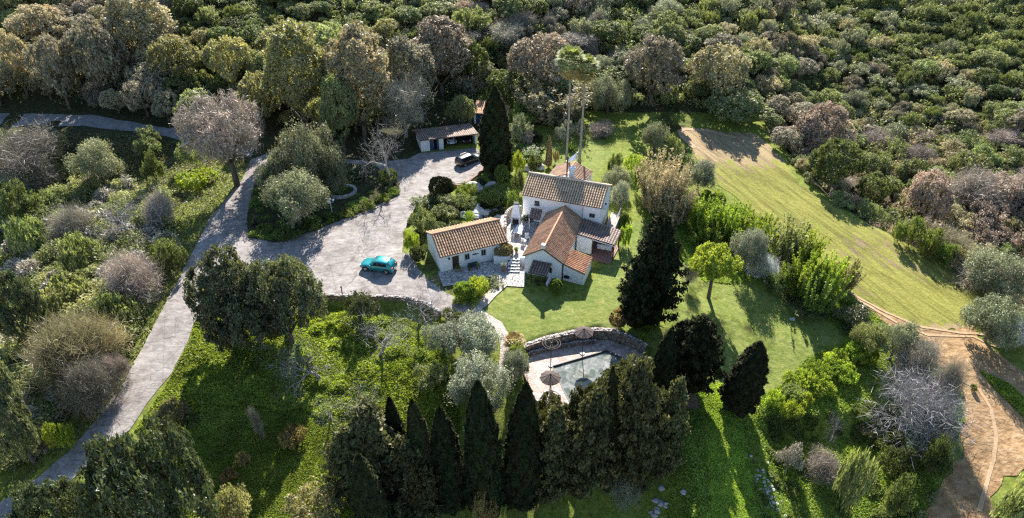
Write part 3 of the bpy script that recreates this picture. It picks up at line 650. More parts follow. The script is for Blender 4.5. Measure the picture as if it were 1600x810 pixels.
def put(key, var, base, sx, sz, label, cat, name, mat=None, group=None, rz=None, tilt=None, cname='crown', tname='trunk', rs=[0]):
    p = PR[key][var % len(PR[key])]; rs[0] += 1
    if rz is None: rz = (rs[0] * 2.399) % 6.283
    if p['tr'] is not None:
        root = empty(name, base, rz); root.scale = (sx, sx, sz)
        c = bpy.data.objects.new(cname, p['me']); col.objects.link(c); c.parent = root
        t = bpy.data.objects.new(tname, p['tr']); col.objects.link(t); t.parent = root
    else:
        root = c = bpy.data.objects.new(name, p['me']); col.objects.link(c); root.location = tuple(float(v) for v in base); root.rotation_euler = (0, 0, rz); root.scale = (sx, sx, sz)
    if tilt: root.rotation_euler = (tilt[0], tilt[1], rz)
    if mat:
        c.material_slots[0].link = 'OBJECT'; c.material_slots[0].material = LM[mat] if isinstance(mat, str) else mat
    return tag(root, label, cat, group)
_a = np.arange(240); _z = 1 - 2 * (_a + .5) / 240; SPH = np.stack([np.sqrt(1 - _z ** 2) * np.cos(_a * 2.39996), np.sqrt(1 - _z ** 2) * np.sin(_a * 2.39996), _z], 1)
def bb(key, box, label, cat='shrub', name='shrub', mat=None, var=0, group=None, k=.75, hmax=None, **kw):
    """place a plant so that its crown fills the photograph's box x0, y0, x1, y1 where it stands on the terrain"""
    x0, y0, x1, y1 = box; cx = (x0 + x1) / 2; w_ = x1 - x0; P = at(cx, (y0 + y1) / 2); el = 0; gy = y1
    s = FPX / depth(P); Rr = w_ / 2 / s; h = max(.4, (y1 - y0) / s * .9); gx_, gy = cx, y1 if k < .2 else (y0 + 2 * y1) / 3
    for _ in range(9):
        P = at(gx_, min(gy, 905)); z0_, z1_ = (.42, 1.0) if k < .2 else (0, 1.0)
        q = SPH * np.array([Rr, Rr, h * (z1_ - z0_) / 2]) * .96 + P + np.array([0, 0, h * (z0_ + z1_) / 2]); d_ = q - CC; Z_ = d_ @ CF
        ux = 800 + FPX * d_[:, 0] / Z_; uy = 405 - FPX * (d_ @ CU) / Z_; s = FPX / depth(P)
        gx_ += cx - (ux.min() + ux.max()) / 2; Rr *= w_ / (ux.max() - ux.min())
        if k < .2: h = max(.5, h + (uy.min() - y0) / s / .8)
        else:
            e = (uy.max() - uy.min()) - (y1 - y0); h = max(.3 * Rr, h - e / s * .8); gy += (y1 - uy.max()) * .7
    if hmax: P = at(cx, (y0 + y1) / 2 + hmax * .4 * s); h = hmax
    p = PR[key][var % len(PR[key])]
    return put(key, var, P, Rr / p['R'], h / p['h'], label, cat, name, mat, group, **kw)
def col_tree(key, tip, base, w_, label, cat, name, mat=None, var=0, **kw):
    """a tree whose foot stands at pixel base and whose tip reaches pixel height tip"""
    P = at(*base); h = 5.
    for _ in range(12):
        ty = proj(P + np.array([0, 0, h]))[1]; h += (ty - tip) / (FPX / depth(P)) / .8
    s = FPX / depth(P + np.array([0, 0, h / 2])); p = PR[key][var % len(PR[key])]
    return put(key, var, P, w_ / 2 / s / p['R'], h / p['h'], label, cat, name, mat, **kw)

print({k: [(round(p['R'], 1), round(p['h'], 1), len(p['me'].polygons)) for p in v] for k, v in PR.items()})
# ------------------------------------------------------------------ building kit
def tile_slope(mb, A, B, C, D, pitch=.37, row=.42, amp=.055, seed=0, thick=.07):
    """pan tiles between eave A-B and ridge D-C (A below D, B below C)"""
    A, B, C, D = [np.array(p, float) for p in (A, B, C, D)]
    nrm = np.cross(B - A, D - A); nrm /= np.linalg.norm(nrm); nrm = nrm if nrm[2] > 0 else -nrm
    ncol = max(2, round(np.linalg.norm(B - A) / pitch)); nr = max(2, round(np.linalg.norm(D - A) / row)); sub = 6; rg = random.Random(seed)
    n = ncol * sub; us = np.linspace(0, 1, n + 1); prof = -amp * np.cos(us * ncol * 2 * math.pi)
    for r in range(nr):
        rows = []
        for t, lift in ((r / nr - (.012 if r else 0), .035), ((r + 1) / nr, 0.0)):
            L = A + (D - A) * t; Rr = B + (C - B) * t
            rows.append(L[None] + (Rr - L)[None] * us[:, None] + nrm[None] * (prof + lift + .06)[:, None])
        cols_ = [rg.random() for _ in range(ncol * 2 + 2)]
        fs = [(i, i + 1, n + 2 + i, n + 1 + i) for i in range(n)]
        at_ = []
        for i in range(n):
            ph = (i + .5) / sub; k = int(ph * 2 + .5); cover = 1.0 if math.cos(ph * 2 * math.pi) < .15 else 0.0
            at_.append((cols_[min(k, len(cols_) - 1)], cover, 0, 1))
        mb.add(np.vstack(rows), fs, at_)
    q = [A, B, C, D]; lo = [p - nrm * thick for p in q]; hi = [p + nrm * .02 for p in q]
    mb.add(lo + hi, [(0, 1, 2, 3), (7, 6, 5, 4), (0, 1, 5, 4), (1, 2, 6, 5), (2, 3, 7, 6), (3, 0, 4, 7)], [(.1, 0, 0, 1)] * 6)
def ridge_cap(name, P, Q, mat, parent, r=.13):
    P = np.array(P, float); Q = np.array(Q, float); n = max(2, int(np.linalg.norm(Q - P) / .42)); mb = MB()
    for i in range(n):
        a = P + (Q - P) * i / n; b = P + (Q - P) * (i + 1.06) / n; mb.tube([a, b], [r * 1.08, r * .9], 8)
    return mb.build(name, mat, parent)
def window(parent, u, z, wd, ht, y=0, shutters=False, sill=None, name='window'):
    """a window in the wall plane v = y of its building, facing -v"""
    f = MB(); t = .06
    f.box(u, u + wd, y - .05, y + .02, z, z + t).box(u, u + wd, y - .05, y + .02, z + ht - t, z + ht).box(u, u + t, y - .05, y + .02, z + t, z + ht - t).box(u + wd - t, u + wd, y - .05, y + .02, z + t, z + ht - t)
    f.box(u + wd / 2 - .02, u + wd / 2 + .02, y - .045, y + .01, z + t, z + ht - t)
    o = f.build(name, M_greenframe if shutters else M_brown, parent)
    MB().box(u + t + .002, u + wd - t - .002, y - .02, y + .015, z + t + .002, z + ht - t - .002).build('pane', M_glass, o)
    MB().box(u - .06, u + wd + .06, y - .12, y - .003, z - .07, z - .003).build('sill', sill or M_white, o)
    return o
def gable_walls(name, L, Wd, ze, zr, zb, mat, parent, yr=None):
    yr = Wd / 2 if yr is None else yr
    prof = [(0, zb), (0, ze), (yr, zr), (Wd, ze), (Wd, zb)]; mb = MB(); n = 5
    mb.add([(0, v, z) for v, z in prof] + [(L, v, z) for v, z in prof], [tuple(range(n)), tuple(range(2 * n - 1, n - 1, -1))] + [(i, (i + 1) % n, n + (i + 1) % n, n + i) for i in range(n)])
    return mb.build(name, mat, parent)
def post(mb, x, y, z0, z1, r=.06, seg=8): mb.tube([(x, y, z0), (x, y, z1)], r, seg); return mb

# ------------------------------------------------------------------ long cottage with the brown door
an = empty('cottage', (-8.43, 65.82, 0), R(22.8))
tag(an, 'long low white cottage with brown tiled roof, one brown door and two small windows', 'cottage')
gable_walls('wall', 8.5, 5.3, 2.35, 3.62, -1.0, M_white, an, 2.75)
mb = MB(); tile_slope(mb, (-.12, -.25, 2.27), (8.62, -.25, 2.27), (8.62, 2.75, 3.72), (-.12, 2.75, 3.72), .31, .4, .055, 1)
tile_slope(mb, (8.62, 5.5, 2.42), (-.12, 5.5, 2.42), (-.12, 2.75, 3.72), (8.62, 2.75, 3.72), .37, .42, .05, 2)
rf = mb.build('roof', M_tA, an, attr='tile'); ridge_cap('ridge_tile', (-.12, 2.75, 3.78), (8.62, 2.75, 3.78), M_ridgeO, rf, .12)
d = MB().box(1.45, 2.25, -.05, .02, -.05, 1.85).build('door', M_brown, an); MB().box(2.08, 2.13, -.1, -.05, .85, .98).build('handle', M_rail, d)
window(an, 3.0, .95, .62, .85, 0, True); window(an, 5.1, 1.0, .62, .85, 0, True)
MB().box(4.0, 4.75, -.09, -.002, 1.42, 1.5).box(4.3, 4.45, -.09, -.002, 1.5, 1.6).build('wall_ornament', M_metal, an)
mb = MB(); mb.box(.95, 1.12, -.2, -.04, 1.6, 1.85); mb.tube([(1.03, -.02, 1.95), (1.03, -.12, 1.9)], .02, 5); mb.build('wall_lamp', M_metal, an)
MB().box(.05, 8.45, -.03, -.002, -.4, .12).build('plinth', M_barn, an)

# ------------------------------------------------------------------ upper house
uh = empty('upper_house', (1.4, 76.5, 0), R(-19.15))
tag(uh, 'tall white two storey house with pale tiled roof at the back of the courtyard', 'house')
gable_walls('wall', 10.2, 5.7, 4.72, 6.12, -1.0, M_white, uh)
MB().box(8.05, 10.22, -.22, -.003, -.5, 4.5).build('bay_wall', M_white, uh)
mb = MB(); tile_slope(mb, (-.15, -.3, 4.62), (10.4, -.3, 4.62), (10.4, 2.85, 6.22), (-.15, 2.85, 6.22), .31, .4, .055, 3)
tile_slope(mb, (10.4, 6.0, 4.62), (-.15, 6.0, 4.62), (-.15, 2.85, 6.22), (10.4, 2.85, 6.22), .36, .4, .05, 4)
rf = mb.build('roof', M_tB, uh, attr='tile'); ridge_cap('ridge_tile', (-.15, 2.85, 6.28), (10.4, 2.85, 6.28), plain('pale_ridge_tile', (.6, .47, .36), .6), rf, .14)
window(uh, 1.6, 3.35, .62, .6, 0, False, M_terracotta); window(uh, 8.85, 3.05, .75, .62, -.22, True)
MB().tube([(8.0, -.08, 1), (8.0, -.08, 4.55)], .05, 6).build('downpipe', M_rail, uh)
MB().box(10.21, 10.75, 1.15, 1.75, 3.6, 4.0).build('air_conditioner', M_tablewhite, uh)
mb = MB(); mb.box(10.22, 10.4, 2.6, 2.76, 3.5, 3.75); mb.build('wall_lamp', M_metal, uh)
c = MB().box(4.9, 5.5, 4.2, 4.8, 5.0, 6.95).box(4.82, 5.58, 4.12, 4.88, 6.95, 7.05).build('chimney', M_white, rf)
# east stair and landing with a metal handrail
es = empty('stone_landing', tuple(uh.matrix_basis @ Vector((10.5, -.6, 0))), R(-19.15))
tag(es, 'raised flagstone landing with metal handrail along the right end of the tall white house', 'landing')
MB().box(0.35, 1.55, 0, 5.2, -1, 1.35).build('landing_wall', M_rubble, es)
MB().box(0.33, 1.58, -.03, 5.24, 1.354, 1.42).build('landing_floor', M_deck, es)
mb = MB()
for i in range(6): mb.box(.35, 1.55, -.32 * (i + 1), -.32 * i - .002, -1, 1.12 - .22 * i)
mb.build('step', M_deck, es)
mb = MB()
for v in (0, 1.7, 3.4, 5.1): post(mb, 1.5, v, 1.4, 2.3, .018, 6)
mb.tube([(1.5, 0, 2.3), (1.5, 5.1, 2.3)], .022, 6); mb.tube([(1.5, 0, 1.85), (1.5, 5.1, 1.85)], .015, 6)
mb.build('handrail', M_metal, es)

# ------------------------------------------------------------------ gabled wing with lean-to, porch roof and awning: one building
gw = empty('gabled_house', (1.35, 65.62, 0), R(-18.3))
tag(gw, 'white gabled house wing with brown tiled roof, small tiled awning and lean-to on its right', 'house')
WL = 4.7; LG = 10.6
mb = MB(); prof = [(0.1, -1.2), (0.1, 2.5), (2.33, 3.82), (WL - .1, 2.45), (WL - .1, -1.2)]
mb.add([(u, .12, z) for u, z in prof] + [(u, LG, z) for u, z in prof], [(0, 1, 2, 3, 4), (9, 8, 7, 6, 5)] + [(i, (i + 1) % 5, 5 + (i + 1) % 5, 5 + i) for i in range(5)]); mb.build('wall', M_white, gw)
mb = MB(); tile_slope(mb, (-.12, LG, 2.43), (-.12, -.05, 2.43), (2.33, -.05, 3.95), (2.33, LG, 3.95), .29, .36, .045, 5)
tile_slope(mb, (WL + .12, -.05, 2.36), (WL + .12, LG, 2.36), (2.33, LG, 3.95), (2.33, -.05, 3.95), .29, .36, .045, 6)
rf = mb.build('roof', M_tC, gw, attr='tile'); ridge_cap('ridge_tile', (2.33, .3, 4.0), (2.33, LG - .3, 4.0), M_ridgeO, rf, .12)
mb = MB(); mb.box(2.15, 2.51, .02, .36, 3.7, 4.45).box(2.1, 2.56, -.03, .41, 4.45, 4.52); mb.build('chimney', M_white, rf)
mb = MB(); mb.blob((2.33, LG - .2, 4.3), (.12, .12, .22), 1, 1, .1); mb.build('finial', M_metal, rf)
window(gw, 3.15, .75, .3, .7, .12)
def loc(o, p): return o.matrix_basis.inverted() @ Vector([float(c) for c in p])
def quad_roof(name, corners, mat, parent, seed, pitch=.35, wall=None, zb=-1.2, inset=.12, wmat=None):
    """corners: eave-left, eave-right, top-right, top-left (world)"""
    L_ = [loc(parent, c) for c in corners]; mb = MB(); tile_slope(mb, *L_, pitch, .38, .05, seed); o = mb.build(name, mat, parent, attr='tile')
    if wall:
        c = sum(L_, Vector()) / 4; q = [p + (c - p).normalized() * inset for p in L_]
        mb = MB(); mb.prism([(p.x, p.y) for p in q], zb, [p.z - .09 for p in q]); mb.build(wall, wmat or M_white, parent)
    return o, L_
lq = [atz(913.6, 429.7, 1.55), atz(925.8, 402.6, 1.55), atz(893.2, 389.7, 2.28), atz(879.6, 413.4, 2.28)]
o, Lc = quad_roof('lean_to_roof', lq, M_tF, gw, 7, wall='lean_to_wall', wmat=M_whitestonewall)
o['label'] = 'brighter orange tiled roof of the lean-to'
window(gw, 4.95, .45, .62, .42, min(Lc[0].y, Lc[3].y) + .1)
# awning on its post over the front terrace
aw, La = quad_roof('awning', [atz(825, 426.3, 1.5), atz(853.8, 432.5, 1.5), atz(862.6, 410.7, 2.1), atz(833.4, 405.6, 2.1)], M_tE, gw, 8, .33)
ptop = La[0]; mb = MB(); post(mb, ptop.x + .35, ptop.y + .2, -.75, 1.5, .07); post(mb, La[1].x - .15, La[1].y + .2, -.75, 1.45, .05); mb.build('awning_post', M_darkwood, gw)
tf = [loc(gw, atz(*p, -.45)) for p in ((811, 447), (852, 456), (866, 436), (824, 424))]
mb = MB(); mb.prism([(p.x, p.y) for p in tf], -1.3, -.42); mb.build('terrace', M_cobble, gw)
a, b_ = loc(gw, atz(853.5, 451, -.42)), loc(gw, atz(865, 433, -.42)); dv = (b_ - a).normalized(); nv = Vector((-dv.y, dv.x, 0)) * .12
mb = MB(); mb.prism([(a - nv)[:2], (a + nv)[:2], (b_ + nv)[:2], (b_ - nv)[:2]], -1, [.25, .25, .75, .75]); mb.build('terrace_parapet', M_white, gw)
# covered porch on the right side
pr_, Lp = quad_roof('porch_roof', [atz(902, 366.3, 2.5), atz(960.7, 384, 2.2), atz(971.8, 361, 2.25), atz(911.8, 341.8, 2.75)], M_tE, gw, 9, .33)
pr_['label'] = 'dark weathered tiled roof of the covered side porch'
MB().tube([Lp[0] + Vector((0, -.03, -.12)), Lp[1] + Vector((0, -.03, -.12))], .06, 6).build('gutter', M_tablewhite, gw)
a = Lp[0] + (Lp[1] - Lp[0]) * .0; b_ = Lp[0] + (Lp[1] - Lp[0]) * .4; dv = (b_ - a).normalized(); nv = Vector((-dv.y, dv.x, 0)) * .15
mb = MB(); mb.prism([(a + nv * .2)[:2], (b_ + nv * .2)[:2], (b_ + nv * 2)[:2], (a + nv * 2)[:2]], -1, [a.z - .12, b_.z - .12, b_.z - .12, a.z - .12]); mb.build('porch_wall', M_white, gw)
mb = MB()
for t in (.42, .97): q = Lp[0] + (Lp[1] - Lp[0]) * t; mb.box(q.x - .08, q.x + .08, q.y + .1, q.y + .26, -.8, q.z - .1)
q = Lp[2]; mb.box(q.x - .3, q.x - .14, q.y - .3, q.y - .14, -.8, q.z - .1); mb.build('porch_post', M_darkwood, gw)
pf = [loc(gw, atz(*p, .15)) for p in ((922, 404), (953, 412), (968, 385), (925, 372))]
mb = MB(); mb.prism([(p.x, p.y) for p in pf], -1.4, .15); mb.build('porch_floor', M_tilefloor, gw)
q = Lp[0] + (Lp[1] - Lp[0]) * .7; MB().box(q.x - 1.0, q.x + .8, q.y + 1.6, q.y + 1.8, .15, .75).build('porch_bench_wall', M_white, gw)

# ------------------------------------------------------------------ rear annex, garage, shed
ra = empty('rear_annex', (5.0, 83.6, 0), R(-24)); tag(ra, 'small tiled annex behind the tall white house, beside the palm trunks', 'annex')
mb = MB(); prof = [(0, -1), (0, 3.3), (2.5, 4.15), (5.0, 3.3), (5.0, -1)]
mb.add([(u, 0, z) for u, z in prof] + [(u, 3.9, z) for u, z in prof], [(0, 1, 2, 3, 4), (9, 8, 7, 6, 5)] + [(i, (i + 1) % 5, 5 + (i + 1) % 5, 5 + i) for i in range(5)]); mb.build('wall', M_white, ra)
mb = MB(); tile_slope(mb, (-.15, 4.05, 3.25), (-.15, -.15, 3.25), (2.5, -.15, 4.22), (2.5, 4.05, 4.22), .34, .4, .04, 10); tile_slope(mb, (5.15, -.15, 3.25), (5.15, 4.05, 3.25), (2.5, 4.05, 4.22), (2.5, -.15, 4.22), .34, .4, .04, 11)
rf = mb.build('roof', M_tC, ra, attr='tile'); ridge_cap('ridge_tile', (2.5, -.1, 4.27), (2.5, 4.0, 4.27), M_ridgeO, rf, .1)
pb = loc(ra, atz(885.6, 276, 4.2)); mb = MB(); post(mb, pb.x, pb.y, 3.6, 6.9, .11, 8); mb.tube([(pb.x, pb.y, 6.9), (pb.x, pb.y, 7.05)], [.17, .17], 8); mb.build('stove_pipe', plain('rusty_pipe', (.10, .05, .035), .7), rf)
pb = loc(ra, atz(891, 277, 4.2)); MB().box(pb.x - .3, pb.x + .3, pb.y - .25, pb.y + .25, 3.5, 4.75).box(pb.x - .36, pb.x + .36, pb.y - .31, pb.y + .31, 4.75, 4.85).build('chimney', M_white, rf)
sl = empty('shade_sail', atz(893, 247, 3.9)); tag(sl, 'pale blue white canvas shade sail strung beside the palm trunks', 'shade sail')
A = [Vector(atz(*p)) - sl.location for p in ((884.5, 252, 3.7), (902, 238.5, 4.2), (899.5, 248.5, 3.6), (893, 252.5, 3.55))]
mb = MB(); mb.add([tuple(v) for v in A] + [tuple(v + Vector((0, 0, .03))) for v in A], [(0, 1, 2, 3), (7, 6, 5, 4), (0, 1, 5, 4), (1, 2, 6, 5), (2, 3, 7, 6), (3, 0, 4, 7)]); mb.build('canvas', M_canvas, sl)
mb = MB(); [mb.tube([(v.x, v.y, -sl.location.z), (v.x, v.y, v.z + .03)], .04, 6) for v in (A[0], A[1], A[2])]; mb.build('pole', M_rail, sl)

ga = empty('garage', (-14.3, 98.0, 0), R(16)); tag(ga, 'low white garage with weathered tiled roof, blue door and one wide open bay', 'garage')
mb = MB(); mb.box(0, 1.4, 0, .25, -.8, 1.95); mb.box(2.85, 3.6, 0, .25, -.8, 1.98); mb.box(8.75, 9.0, 0, .4, -.8, 2.05); mb.box(0, .25, .252, 4.7, -.8, 1.5); mb.box(8.75, 9.0, .402, 4.7, -.8, 1.5); mb.box(.252, 8.748, 4.45, 4.7, -.8, 1.45); mb.box(3.3, 3.5, .252, 4.44, -.8, 1.4)
mb.build('wall', M_barn, ga)
mb = MB(); tile_slope(mb, (-.2, -.35, 2.08), (9.2, -.35, 2.08), (9.15, 4.9, 1.62), (-.2, 4.9, 1.62), .33, .42, .045, 12); mb.build('roof', M_tD, ga, attr='tile')
MB().box(3.6, 8.75, -.1, .05, 1.85, 1.99).build('lintel', M_darkwood, ga)
mb = MB(); mb.box(1.42, 2.1, .02, .08, 0.02, 1.85); d = mb.build('door', M_blue, ga); MB().box(2.0, 2.05, -.03, .02, .9, 1.0).build('handle', M_rail, d)
mb = MB(); mb.box(2.5, 2.83, -.2, -.14, .02, 1.85); mb.build('door', M_blue, ga)
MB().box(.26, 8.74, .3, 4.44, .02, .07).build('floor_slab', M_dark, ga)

P = at(741, 193); sh = empty('garden_shed', P, R(-8)); tag(sh, 'blue doored white shed with bright orange tiled roof behind the tallest cypress', 'shed')
mb = MB(); mb.box(0, 5.6, 0, 3, -1, 1.9); mb.build('wall', M_white, sh)
mb = MB(); tile_slope(mb, (-.25, -.3, 1.95), (3.4, -.3, 1.95), (3.4, 3.3, 2.75), (-.25, 3.3, 2.75), .36, .42, .05, 13); tile_slope(mb, (3.45, -.2, 1.7), (5.85, -.2, 1.7), (5.85, 3.3, 2.1), (3.45, 3.3, 2.1), .36, .42, .05, 14); mb.build('roof', M_tF, sh, attr='tile')
d = MB().box(.35, 1.75, -.06, -.004, 0, 1.75).build('door', M_blue, sh); MB().box(1.0, 1.05, -.12, -.06, .8, .95).build('handle', M_rail, d)

# ------------------------------------------------------------------ raised courtyard and its things
CZ = .85
ct = MB(); CP = [(-1.15, 67.75), (2.0, 67.55), (5.0, 76.6), (1.5, 77.6), (-2.0, 77.6), (-3.6, 75.0), (-1.5, 71.9), (-.55, 69.2)]
ct.prism(CP, -1, CZ); o = ct.build('courtyard', M_cobble, None); tag(o, kind='structure')
st = empty('stone_steps', (-.47, 64.0, -.55)); tag(st, 'steep white grouted stone steps climbing between the cottage and the gabled house', 'steps')
mb = MB()
for i in range(9): mb.box(0, 1.4, i * .4, i * .4 + (3.7 - i * .4), -.6 if i == 0 else i * .155 - .005 + .0, (i + 1) * .155)
mb.build('step', M_whitestone, st)
w_ = empty('courtyard_wall', (-2.6, 67.45, 0)); tag(w_, 'low white wall beside the top of the stone steps, joining cottage and gabled house', 'wall')
mb = MB(); mb.box(.4, 2.1, 0, .25, -1, 1.0); mb.box(3.56, 4.75, -.1, .15, -1, 1.0); mb.build('wall', M_white, w_)
mb = MB(); mb.box(.35, 2.13, -.04, .29, 1.004, 1.07); mb.box(3.54, 4.78, -.14, .19, 1.004, 1.07); mb.build('coping', M_white, w_)
# barbecue with tall tapered chimney
B = atz(806, 350, CZ); bq = empty('barbecue', B, R(-10)); tag(bq, 'white masonry barbecue with tall tapered chimney in the courtyard', 'barbecue')
def taper(mb, x, y, z0, z1, w0, d0, w1, d1, dy=0):
    return mb.add([(x - w0, y - d0, z0), (x + w0, y - d0, z0), (x + w0, y + d0, z0), (x - w0, y + d0, z0), (x - w1, y + dy - d1, z1), (x + w1, y + dy - d1, z1), (x + w1, y + dy + d1, z1), (x - w1, y + dy + d1, z1)], [(0, 3, 2, 1), (4, 5, 6, 7), (0, 1, 5, 4), (1, 2, 6, 5), (2, 3, 7, 6), (3, 0, 4, 7)])
mb = MB(); mb.box(-.62, -.42, -.3, .55, -.1, 1.1); mb.box(.42, .62, -.3, .55, -.1, 1.1); mb.box(-.418, .418, .35, .55, -.1, 1.1); taper(mb, 0, .12, 1.1, 2.9, .64, .43, .3, .26, .1); mb.build('body', M_white, bq)
MB().box(-.41, .41, -.28, .345, .35, .45).build('grill_shelf', M_dark, bq); mb = MB(); taper(mb, 0, .22, 2.904, 3.05, .36, .3, .3, .26); mb.build('chimney_cap', M_dark, bq)
def wall_line(name, pts, z0, z1, th, mat, label, cat='wall', coping=None, cw=.25, seed=3, stones=True):
    pts = [np.array(p, float)[:2] for p in pts]; root = empty(name, (pts[0][0], pts[0][1], 0)); tag(root, label, cat); o2 = pts[0]
    L_, R_ = [], []
    for i, p in enumerate(pts):
        d = pts[min(i + 1, len(pts) - 1)] - pts[max(i - 1, 0)]; d /= np.linalg.norm(d); n = np.array([-d[1], d[0]]) * th / 2; L_.append(p + n - o2); R_.append(p - n - o2)
    f0 = z0 if callable(z0) else (lambda x, y: z0); f1 = z1 if callable(z1) else (lambda x, y: z1); n = len(pts)
    vs = []; 
    for i in range(n):
        a, b = f0(*pts[i]), f1(*pts[i]); vs += [(L_[i][0], L_[i][1], a), (R_[i][0], R_[i][1], a), (R_[i][0], R_[i][1], b), (L_[i][0], L_[i][1], b)]
    fs = [(4 * i + k, 4 * i + (k + 1) % 4, 4 * i + 4 + (k + 1) % 4, 4 * i + 4 + k) for i in range(n - 1) for k in range(4)] + [(0, 1, 2, 3), (4 * n - 1, 4 * n - 2, 4 * n - 3, 4 * n - 4)]
    MB().add(vs, fs).build('wall', mat, root)
    if coping:
        rg = random.Random(seed); mb = MB(); fine = resample([tuple(p) for p in pts], cw * 1.5, 0, 1, False)
        for j, p in enumerate(fine):
            if rg.random() < .12: continue
            r = cw * rg.uniform(.6, 1.1); mb.blob((p[0] - o2[0] + rg.uniform(-.08, .08), p[1] - o2[1] + rg.uniform(-.08, .08), f1(*p) + r * .2), (r, r * .85, r * .5), j, 1, .3)
        mb.build('coping', coping, root)
    return root
wall_line('stone_wall', [atz(789.5, 366, CZ), atz(789, 352, CZ), atz(791.5, 343, CZ), atz(797, 337, CZ), atz(803, 334, CZ), atz(815, 333.5, CZ)], .2, CZ + 1.15, .35, M_rubble, 'curved rubble stone wall behind the white barbecue', coping=M_rock, cw=.18)
def table(P, sx, sy, rz, label):
    t = empty('patio_table', P, rz); tag(t, label, 'table'); MB().box(-sx, sx, -sy, sy, .70, .76).build('tabletop', M_tablewhite, t)
    for x in (-1, 1):
        for y in (-1, 1): MB().box(x * (sx - .12) - .04, x * (sx - .12) + .04, y * (sy - .1) - .04, y * (sy - .1) + .04, 0, .70).build('leg', M_tablewhite, t)
table(atz(811, 366, CZ), .5, .95, R(-18), 'white slab patio table in front of the barbecue')
def bench(P, rz, label, mat):
    t = empty('garden_bench', P, rz); tag(t, label, 'bench'); MB().box(-.6, .6, -.2, .2, .40, .46).build('seat', mat, t); MB().box(-.6, .6, .16, .21, .5, .85).build('backrest', mat, t)
    for x in (-.5, .5):
        for y in (-.15, .17): MB().box(x - .03, x + .03, y - .03, y + .03, 0, .4 if y < 0 else .5).build('leg', mat, t)
bench(atz(803, 369, CZ), R(70), 'pale wooden bench left of the white patio table', M_tablewhite)
bench(loc_ := Vector(atz(739, 420.5, .09)), R(22.8), 'dark blue bench against the cottage wall between its two windows', M_blue)
def chair(P, rz, label, mat):
    t = empty('garden_chair', P, rz); tag(t, label, 'chair'); MB().box(-.24, .24, -.24, .24, .42, .47).build('seat', mat, t); MB().box(-.24, .24, .2, .25, .48, .9).build('backrest', mat, t)
    for x in (-.2, .2):
        for y in (-.2, .2): MB().box(x - .025, x + .025, y - .025, y + .025, 0, .42).build('leg', mat, t)
chair(atz(818, 381, CZ), R(150), 'pale slatted chair in the middle of the sunlit courtyard', M_tablewhite)
chair(atz(824, 375, CZ), R(20), 'pale slatted chair closest to the brown roof edge in the courtyard', M_tablewhite)
chair(atz(839, 444, -.42), R(160), 'dark chair standing under the tiled awning', M_darkwood)
chair(atz(849, 444, -.42), R(-120), 'dark chair beside the white parapet under the awning', M_darkwood)
cr, _ = (lambda r: quad_roof('roof', [atz(826.5, 341, 2.6), atz(843.5, 344, 2.6), atz(847.5, 328, 3.3), atz(830, 325, 3.3)], M_tE, r, 15, .33))(tag(empty('porch_canopy', atz(838, 343, CZ), R(-19)), 'small dark tiled canopy over the doorway of the tall house', 'canopy'))
cp = cr.parent; mb = MB()
for q in (_[0], _[1]): mb.tube([(q.x, q.y + .15, 0), (q.x, q.y + .15, q.z)], .06, 6)
mb.build('post', M_white, cp)
def pot(P, s, label, leaf='hedge'):
    t = empty('flower_pot', P); tag(t, label, 'flower pot'); MB().lathe([(.001, 0), (s * .7, 0), (s, s * 1.4), (s * 1.08, s * 1.4), (s * 1.08, s * 1.6), (s * .9, s * 1.6), (.001, s * 1.5)], 12).build('pot', M_terracotta, t)
    rg = np.random.default_rng(int(s * 1000)); n = 260; C = unit(rg.normal(size=(n, 3))) * s * 1.5 * rg.random((n, 1)) ** .4 + np.array([0, 0, s * 2.7]); Vv, Ff = leaf_tris(C, unit(C), .09, rg); o = bpy.data.objects.new('plant', fast_mesh('plant', Vv, Ff, LM[leaf])); col.objects.link(o); o.parent = t
pot(atz(716.5, 423.5, .09), .2, 'red terracotta pot just right of the brown cottage door')
pot(atz(734, 421.5, .09), .16, 'terracotta pot below the left cottage window')
pot(atz(745, 418.5, .09), .2, 'terracotta pot at the right end of the blue bench', 'vivid')
pot(atz(841, 450, -.42), .18, 'pot at the front edge of the awning terrace')
pot(atz(787, 423, .09), .28, 'large planted pot under the round bush at the foot of the steps', 'silver')
pot(atz(807, 395, CZ), .2, 'planted pot at the top of the stone steps', 'vivid')

# ------------------------------------------------------------------ pool terrace
POOL = [tuple(atz(*p, DECK_Z)[:2]) for p in ((861.5, 572), (881.5, 614), (905, 660), (985, 620), (975, 560), (948.5, 546.8))]
flat = lambda x, y: np.full(np.shape(x), DECK_Z)
dk = sheet('pool_deck', DECK, M_deck, 0, .6, 0, holes=[POOL], hfun=flat, skirt=.9)
pl = empty('swimming_pool', (POOL[0][0], POOL[0][1], DECK_Z)); tag(pl, 'irregular garden pool with still grey green water set in a pink stone deck', 'swimming pool')
lp = [(p[0] - POOL[0][0], p[1] - POOL[0][1]) for p in POOL]
mw, t, b = newmat('pool_water'); v = coord(t)
cw = ramp(t, noise(t, v, .9, 7, .7, .8), [(.32, (.035, .05, .033)), (.46, (.085, .10, .08)), (.58, (.2, .205, .19)), (.7, (.38, .375, .36))])
t.links.new(cw, b.inputs['Base Color']); b.inputs['Roughness'].default_value = .08; b.inputs['Specular IOR Level'].default_value = .6; bump(t, b, noise(t, v, 2.5, 3), .05, .03)
MB().prism(lp, -.78, -.14).build('water', mw, pl)
mb = MB(); n = len(lp); cen = np.array(lp).mean(0)
inn = [tuple(np.array(p) + (cen - np.array(p)) / np.linalg.norm(cen - np.array(p)) * .14) for p in lp]
